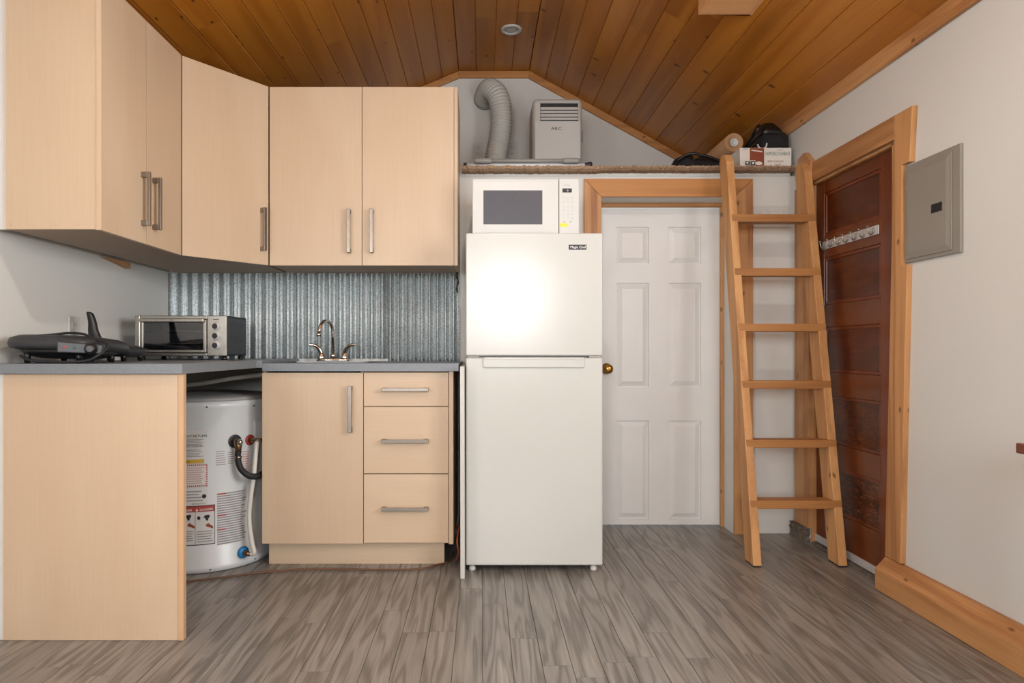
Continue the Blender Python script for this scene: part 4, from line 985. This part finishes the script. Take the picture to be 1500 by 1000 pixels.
MB().box(XR - 0.0240, XR - 0.0222, 2.385, 2.400, 1.485, 1.507).build('latch_slider', M['rubber'], lt, 0.0006)
for z in (1.38, 1.64): MB().box(XR - 0.0190, XR - 0.0160, 2.5495, 2.562, z - 0.018, z + 0.018).build('hinge', M['panel_grey'], pdoor, 0.0008)

# ------------------------------------------------------------------ recessed light and ceiling block
lx, ly = 0.180, 4.02
rl = thing('recessed_light', 'white round recessed light in the flat strip of ceiling', 'light', (lx, ly, ZF - 0.012))
MB().lathe([(0.040, -0.002), (0.044, -0.010), (0.060, -0.011), (0.064, -0.006), (0.064, -0.0005), (0.045, -0.0005)], (lx, ly, ZF), (0, 0, 1), 36, False).build('trim_ring', M['white_plastic'], rl)
MB().lathe([(0.0435, -0.0008), (0.0435, -0.004), (0.03, -0.0045), (0.002, -0.0045)], (lx, ly, ZF), (0, 0, 1), 30).build('lens', M['offwhite'], rl)
cbk = thing('ceiling_block', 'pale pine block fixed level under the sloped ceiling', 'wood block', (1.08, 2.6, 2.47))
bz_ = CAMZ + 1.489
x0, x1 = 0.962, 1.203
MB().prism([(x0, bz_), (x1 - 0.004, bz_), (x1 - 0.004, ztop(x1) - 0.001 + 0.0), (x0, ztop(x0) - 0.001)], 2.30, 2.915, 'y').build('block_body', M['pine_pale'], cbk, 0.002)
MB().box(x0 + 0.012, x1 - 0.02, 2.315, 2.90, bz_ - 0.004, bz_ + 0.001).build('bottom_board', M['pine_pale'], cbk, 0.001)

LPX, LPY, LPZ = 0.15, 1.35, 2.50
lp = thing('pendant_lamp', 'white bowl pendant lamp hanging from the ridge above the viewer', 'lamp', (LPX, LPY, LPZ))
MB().lathe([(0.055, 0.0), (0.055, -0.012), (0.010, -0.016)], (LPX, LPY, ZF - 0.0005), (0, 0, 1), 28).build('canopy', M['white_plastic'], lp)
MB().tube([(LPX, LPY, ZF - 0.012), (LPX, LPY, LPZ + 0.128)], 0.004, 8).build('cable', M['white_plastic'], lp)
MB().lathe([(0.004, 0.132), (0.030, 0.130), (0.080, 0.118), (0.115, 0.085), (0.130, 0.020), (0.127, 0.020), (0.112, 0.083), (0.078, 0.114), (0.030, 0.126)], (LPX, LPY, LPZ), (0, 0, 1), 36, False).build('lamp_shade', M['white_plastic'], lp)
bl = bpy.data.lights.new('bulb', 'POINT'); bl.energy = 26; bl.shadow_soft_size = 0.04; bl.color = (1.0, 0.95, 0.88)
blo = bpy.data.objects.new('bulb', bl); COL.objects.link(blo); blo.location = (LPX, LPY, LPZ + 0.055)

# ------------------------------------------------------------------ things on the loft
ax0, ax1, ay0, ay1, az1 = 0.315, 0.626, 4.08, 4.38, 2.548
acn = thing('air_conditioner', 'white portable air conditioner standing on the loft', 'air conditioner', (0.47, 4.23, LOFT))
MB().box(ax0, ax1, ay0, ay1, LOFT + 0.02, az1).build('housing', M['offwhite'], acn, 0.032, 4)
MB().box(ax0 + 0.012, ax1 - 0.012, ay0 - 0.007, ay0 + 0.03, LOFT + 0.025, 2.40).build('front_cover', M['white_plastic'], acn, 0.005)
vx0, vx1 = ax0 + 0.048, ax1 - 0.028
MB().box(vx0, vx1, ay0 - 0.0015, ay0 + 0.003, 2.404, 2.512).build('vent_recess', M['black'], acn)
for k in range(4):
    z = 2.406 + k * 0.0212
    MB().prism([(ay0 - 0.010, z), (ay0 - 0.0018, z + 0.002), (ay0 - 0.0018, z + 0.0175), (ay0 - 0.006, z + 0.0175)], vx0 + 0.002, vx1 - 0.002, 'x').build('louvre', M['white_plastic'], acn, 0.001)
MB().box(vx0 - 0.006, vx1 + 0.006, ay0 - 0.009, ay0 - 0.001, 2.5135, 2.521).build('vent_brow', M['white_plastic'], acn, 0.002)
text_plane('ARC', 0.026, (0.462, ay0 - 0.0075, 2.345), acn, M['ink'], align='CENTER', sx=1.3, name='logo')
MB().box(ax1 - 0.001, ax1 + 0.014, ay0 + 0.08, ay0 + 0.22, 2.30, 2.37).build('side_grip', M['grey_plastic'], acn, 0.005)
for x in (ax0 + 0.04, ax1 - 0.04):
    for y in (ay0 + 0.05, ay1 - 0.05): MB().lathe([(0.016, 0.0005), (0.018, 0.012), (0.012, 0.022)], (x, y, LOFT), (0, 0, 1), 12).build('caster', M['dark_grey'], acn)
hs_ = thing('exhaust_hose', 'grey ribbed exhaust hose bending up into the gable wall', 'hose', (0.12, 4.45, LOFT))
hp_ = smooth_path([(0.02, 4.635, 2.752), (0.028, 4.58, 2.765), (0.055, 4.50, 2.765), (0.095, 4.44, 2.715), (0.122, 4.42, 2.64), (0.132, 4.42, 2.54), (0.122, 4.42, 2.42), (0.098, 4.42, 2.30), (0.090, 4.42, 2.18), (0.13, 4.44, 2.08), (0.22, 4.46, 2.035), (0.33, 4.46, 2.03)], 14)
# even spacing for the ribs
L = [0.0]
for i in range(1, len(hp_)): L.append(L[-1] + (hp_[i] - hp_[i - 1]).length)
def at_len(s_):
    for i in range(1, len(L)):
        if L[i] >= s_: return hp_[i - 1].lerp(hp_[i], (s_ - L[i - 1]) / max(1e-9, L[i] - L[i - 1]))
    return hp_[-1]
nr_ = 220; ev = [at_len(L[-1] * i / nr_) for i in range(nr_ + 1)]
MB().tube(ev, [0.069 + 0.0055 * math.sin(2 * math.pi * i / 4.0) for i in range(nr_ + 1)], 24).build('ribbed_tube', M['grey_plastic'] if False else plain('hose_plastic', '#c3c2bb', 0.5, var=0.03), hs_)
MB().lathe([(0.078, 0), (0.078, 0.012), (0.068, 0.014)], (0.02, YG - 0.001, 2.752), (0, -1, 0), 28).build('wall_collar', M['grey_plastic'], hs_)

# folded tubular rail along the loft edge
fr_ = thing('tube_rail', 'folded white and grey tubular rail lying on the loft edge', 'rail', (0.23, 3.49, LOFT))
z = LOFT + 0.014
MB().tube([(-0.085, 3.485, z), (0.565, 3.485, z)], 0.0125, 14).build('white_tube', M['tubewhite'], fr_)
MB().tube([(-0.098, 3.485, z), (-0.080, 3.485, z)], 0.0138, 14).build('end_cap', M['dark_grey'], fr_)
MB().tube(smooth_path([(0.548, 3.485, z), (0.565, 3.482, z + 0.002), (0.582, 3.475, z)], 4), [0.014] * 5 + [0.0165] * 3 + [0.013], 14).build('end_cap', M['dark_grey'], fr_)
MB().tube([(-0.02, 3.462, z + 0.018), (0.49, 3.462, z + 0.018)], 0.0105, 14).build('grey_tube', M['grey_plastic'], fr_)
for x0_, x1_ in ((-0.042, 0.055), (0.425, 0.52)):
    MB().tube([(x0_, 3.462, z + 0.018), (x0_ + 0.01, 3.462, z + 0.018), (x1_ - 0.02, 3.462, z + 0.018), (x1_, 3.462, z + 0.018)], [0.011, 0.0155, 0.0155, 0.011], 14).build('sleeve', M['grey_plastic'], fr_)

# noodle carton
nb = thing('noodle_carton', 'white and brown noodle carton on the loft above the ladder', 'carton', (1.5, 3.56, LOFT))
nx0, nx1, ny, nz0, nz1 = 1.365, 1.638, 3.468, LOFT + 0.0005, LOFT + 0.103
MB().box(nx0, nx1, ny, ny + 0.19, nz0, nz1).build('carton_body', M['carton'], nb, 0.002)
bp = MB(); yq = ny - 0.0006
bp.add([(nx0 + 0.052, yq, nz0 + 0.036), (nx0 + 0.128, yq, nz0 + 0.036), (nx0 + 0.128, yq, nz1 - 0.002), (nx0 + 0.052, yq, nz1 - 0.002)], [(0, 1, 2, 3)])
bp.add([(nx0 + 0.082, yq, nz0 + 0.002), (nx0 + 0.128, yq, nz0 + 0.002), (nx0 + 0.128, yq, nz0 + 0.036), (nx0 + 0.082, yq, nz0 + 0.036)], [(0, 1, 2, 3)])
bp.build('brown_print', M['carton_brown'], nb)
yt = ny - 0.0012
text_plane('SAPPORO ICHIBAN', 0.0270, (nx0 + 0.133, yt, nz0 + 0.062), nb, M['ink_green'], sx=0.56)
text_plane('ORIGINAL', 0.007, (nx0 + 0.195, yt, nz0 + 0.088), nb, M['ink_green'])
text_plane('BEEF FLAVOUR', 0.0140, (nx0 + 0.146, yt, nz0 + 0.026), nb, M['carton_brown'], sx=0.9)
text_plane('53000', 0.0140, (nx0 + 0.182, yt, nz0 + 0.008), nb, M['carton_brown'])
text_plane('24 x 85g', 0.007, (nx0 + 0.146, yt, nz0 + 0.009), nb, M['carton_brown'])
text_plane('24 PKGS', 0.007, (nx0 + 0.012, yt, nz1 - 0.010), nb, M['ink'])
ib = MB(); 
for xa, xb in ((0.028, 0.046), (0.048, 0.056), (0.058, 0.080)): ib.add([(nx0 + xa, yt, nz0 + 0.009), (nx0 + xb, yt, nz0 + 0.009), (nx0 + xb, yt, nz0 + 0.031), (nx0 + xa, yt, nz0 + 0.031)], [(0, 1, 2, 3)])
ib.build('print_symbol', M['ink'], nb)
iv = MB(); yv = ny - 0.0016
iv.add([(nx0 + 0.036, yv, nz0 + 0.012), (nx0 + 0.044, yv, nz0 + 0.028), (nx0 + 0.034, yv, nz0 + 0.028)], [(0, 1, 2)]); iv.add([(nx0 + 0.062, yv, nz0 + 0.026), (nx0 + 0.069, yv, nz0 + 0.013), (nx0 + 0.077, yv, nz0 + 0.026)], [(0, 1, 2)]); iv.build('print_symbol', M['ink_white'], nb)
el = MB(); el.add([(nx0 + 0.100 + 0.018 * math.cos(t * math.pi / 8), yt, nz0 + 0.020 + 0.010 * math.sin(t * math.pi / 8)) for t in range(16)], [tuple(range(16))]); el.build('print_oval', M['carton'], nb)
el = MB(); el.add([(nx0 + 0.060, yt, nz1 - 0.010), (nx0 + 0.118, yt, nz1 - 0.018), (nx0 + 0.118, yt, nz1 - 0.024), (nx0 + 0.060, yt, nz1 - 0.016)], [(0, 1, 2, 3)]); el.build('print_stroke', M['carton'], nb)

# kraft paper roll
pr = thing('paper_roll', 'brown kraft paper roll lying among black bags on the loft', 'paper roll', (1.42, 4.1, 2.09))
cx_, cz_, r0, r1 = 1.424, 2.150, 0.053, 0.0115
MB().lathe([(r0 - 0.002, 0), (r0, 0.002), (r0, 0.80), (r0 - 0.002, 0.802), (r1 + 0.012, 0.801), (r1 + 0.012, 0.004), (r1 + 0.012, 0.0), (r0 - 0.002, 0)], (cx_, 3.70, cz_), (0, 1, 0), 40, False).build('paper', M['kraft'], pr)
MB().lathe([(r1 + 0.0115, 0.0), (r1 + 0.0115, 0.80), (r1, 0.80), (r1, 0.0), (r1 + 0.0115, 0.0)], (cx_, 3.699, cz_), (0, 1, 0), 24, False).build('core_tube', M['paper_white'], pr)

# black bags
def lump(cx, cy, z0, ax, ay, h, seed, e=2.6, amp=0.12, n=36, m=10, wig=0.0):
    r = random.Random(seed); ph = [r.uniform(0, 6.28) for _ in range(12)]; rings = []
    for i in range(m + 1):
        t = i / m; k = (1 - (2 * t - 1) ** 4) ** 0.5 if 0 < t < 1 else 0.30
        k = max(k, 0.12) if t > 0.5 else max(k, 0.75)
        ring_ = []
        for j in range(n):
            a = 2 * math.pi * j / n; c, s_ = math.cos(a), math.sin(a)
            w_ = 1 + amp * (math.sin(3 * a + ph[0] + 2 * t) + 0.6 * math.sin(5 * a + ph[1] - 4 * t) + 0.5 * math.sin(9 * a + ph[2] + 7 * t)) * 0.6
            zz_ = z0 + h * t * (1 + wig * (math.sin(2 * a + ph[3]) + 0.6 * math.sin(5 * a + ph[4])))
            ring_.append((cx + ax * k * w_ * math.copysign(abs(c) ** (2 / e), c), cy + ay * k * w_ * math.copysign(abs(s_) ** (2 / e), s_), zz_))
        rings.append(ring_)
    return rings
bg1 = thing('soft_bag', 'flat black cloth bag slumped on the loft beside the ladder top', 'bag', (1.2, 3.66, LOFT))
MB().loft(lump(1.205, 3.70, LOFT + 0.0015, 0.135, 0.12, 0.105, 4, amp=0.10, wig=0.18)).build('bag_body', M['black_rough'], bg1)
MB().tube(smooth_path([(1.07, 3.60, LOFT + 0.07), (1.13, 3.565, LOFT + 0.10), (1.22, 3.56, LOFT + 0.085), (1.30, 3.57, LOFT + 0.06)], 6), 0.008, 8).build('strap', M['black'], bg1)
bg2 = thing('camera_bag', 'black padded bag lying on top of the noodle carton', 'bag', (1.57, 3.57, nz1 + 0.001))
bz2 = nz1 + 0.0012
MB().loft([ring_super(1.572, 3.565, bz2, 0.070, 0.062, 5), ring_super(1.573, 3.565, bz2 + 0.02, 0.076, 0.068, 5), ring_super(1.573, 3.565, bz2 + 0.078, 0.074, 0.066, 5), ring_super(1.570, 3.565, bz2 + 0.096, 0.062, 0.055, 4)]).build('bag_body', M['black_rough'], bg2)
MB().loft([ring_super(1.560, 3.565, bz2 + 0.080, 0.064, 0.070, 5), ring_super(1.555, 3.565, bz2 + 0.110, 0.056, 0.066, 4), ring_super(1.548, 3.565, bz2 + 0.150, 0.030, 0.040, 3)]).build('bag_flap', M['black'], bg2)
MB().tube(smooth_path([(1.478, 3.512, bz2 + 0.030), (1.484, 3.508, bz2 + 0.012), (1.500, 3.504, bz2 + 0.006), (1.516, 3.502, bz2 + 0.012), (1.522, 3.500, bz2 + 0.034)], 6), 0.0042, 8).build('buckle_ring', M['alu'], bg2)
bg3 = thing('duffel_bag', 'long black duffel bag lying under the kraft paper roll', 'bag', (1.4, 4.1, LOFT))
MB().loft(lump(1.40, 4.13, LOFT + 0.0015, 0.10, 0.25, 0.140, 9, amp=0.05, wig=0.03)).build('bag_body', M['black_rough'], bg3)
tp = thing('tripod', 'black folded tripod leaning behind the noodle carton toward the ceiling', 'tripod', (1.54, 4.0, LOFT))
MB().tube([(1.535, 3.66, 2.175), (1.525, 4.10, 2.07), (1.515, 4.52, 1.962)], 0.011, 12).build('leg', M['black'], tp)
MB().tube([(1.560, 3.66, 2.160), (1.555, 4.10, 2.06), (1.550, 4.52, 1.960)], 0.010, 12).build('leg', M['black'], tp)
MB().tube([(1.545, 3.66, 2.200), (1.535, 4.10, 2.10), (1.53, 4.50, 1.99)], 0.010, 12).build('leg', M['black'], tp)
MB().tube([(1.548, 3.652, 2.222), (1.546, 3.70, 2.198), (1.544, 3.76, 2.175)], [0.017, 0.021, 0.017], 14).build('head', M['black'], tp)

# ------------------------------------------------------------------ brown table at the right edge of the view
tbx = thing('side_table', 'reddish brown table corner at the right edge of the view', 'table', (1.48, 1.25, 0))
MB().box(1.302, 1.660, 0.85, 1.60, 0.728, 0.753).build('table_top', M['table_brown'], tbx, 0.003)
for x in (1.345, 1.63):
    for y in (0.90, 1.555): MB().box(x - 0.022, x + 0.022, y - 0.022, y + 0.022, 0.0005, 0.728).build('leg', M['table_brown'], tbx, 0.003)
MB().box(1.36, 1.615, 0.885, 0.905, 0.66, 0.728).box(1.36, 1.615, 1.55, 1.565, 0.66, 0.728).build('apron', M['table_brown'], tbx)
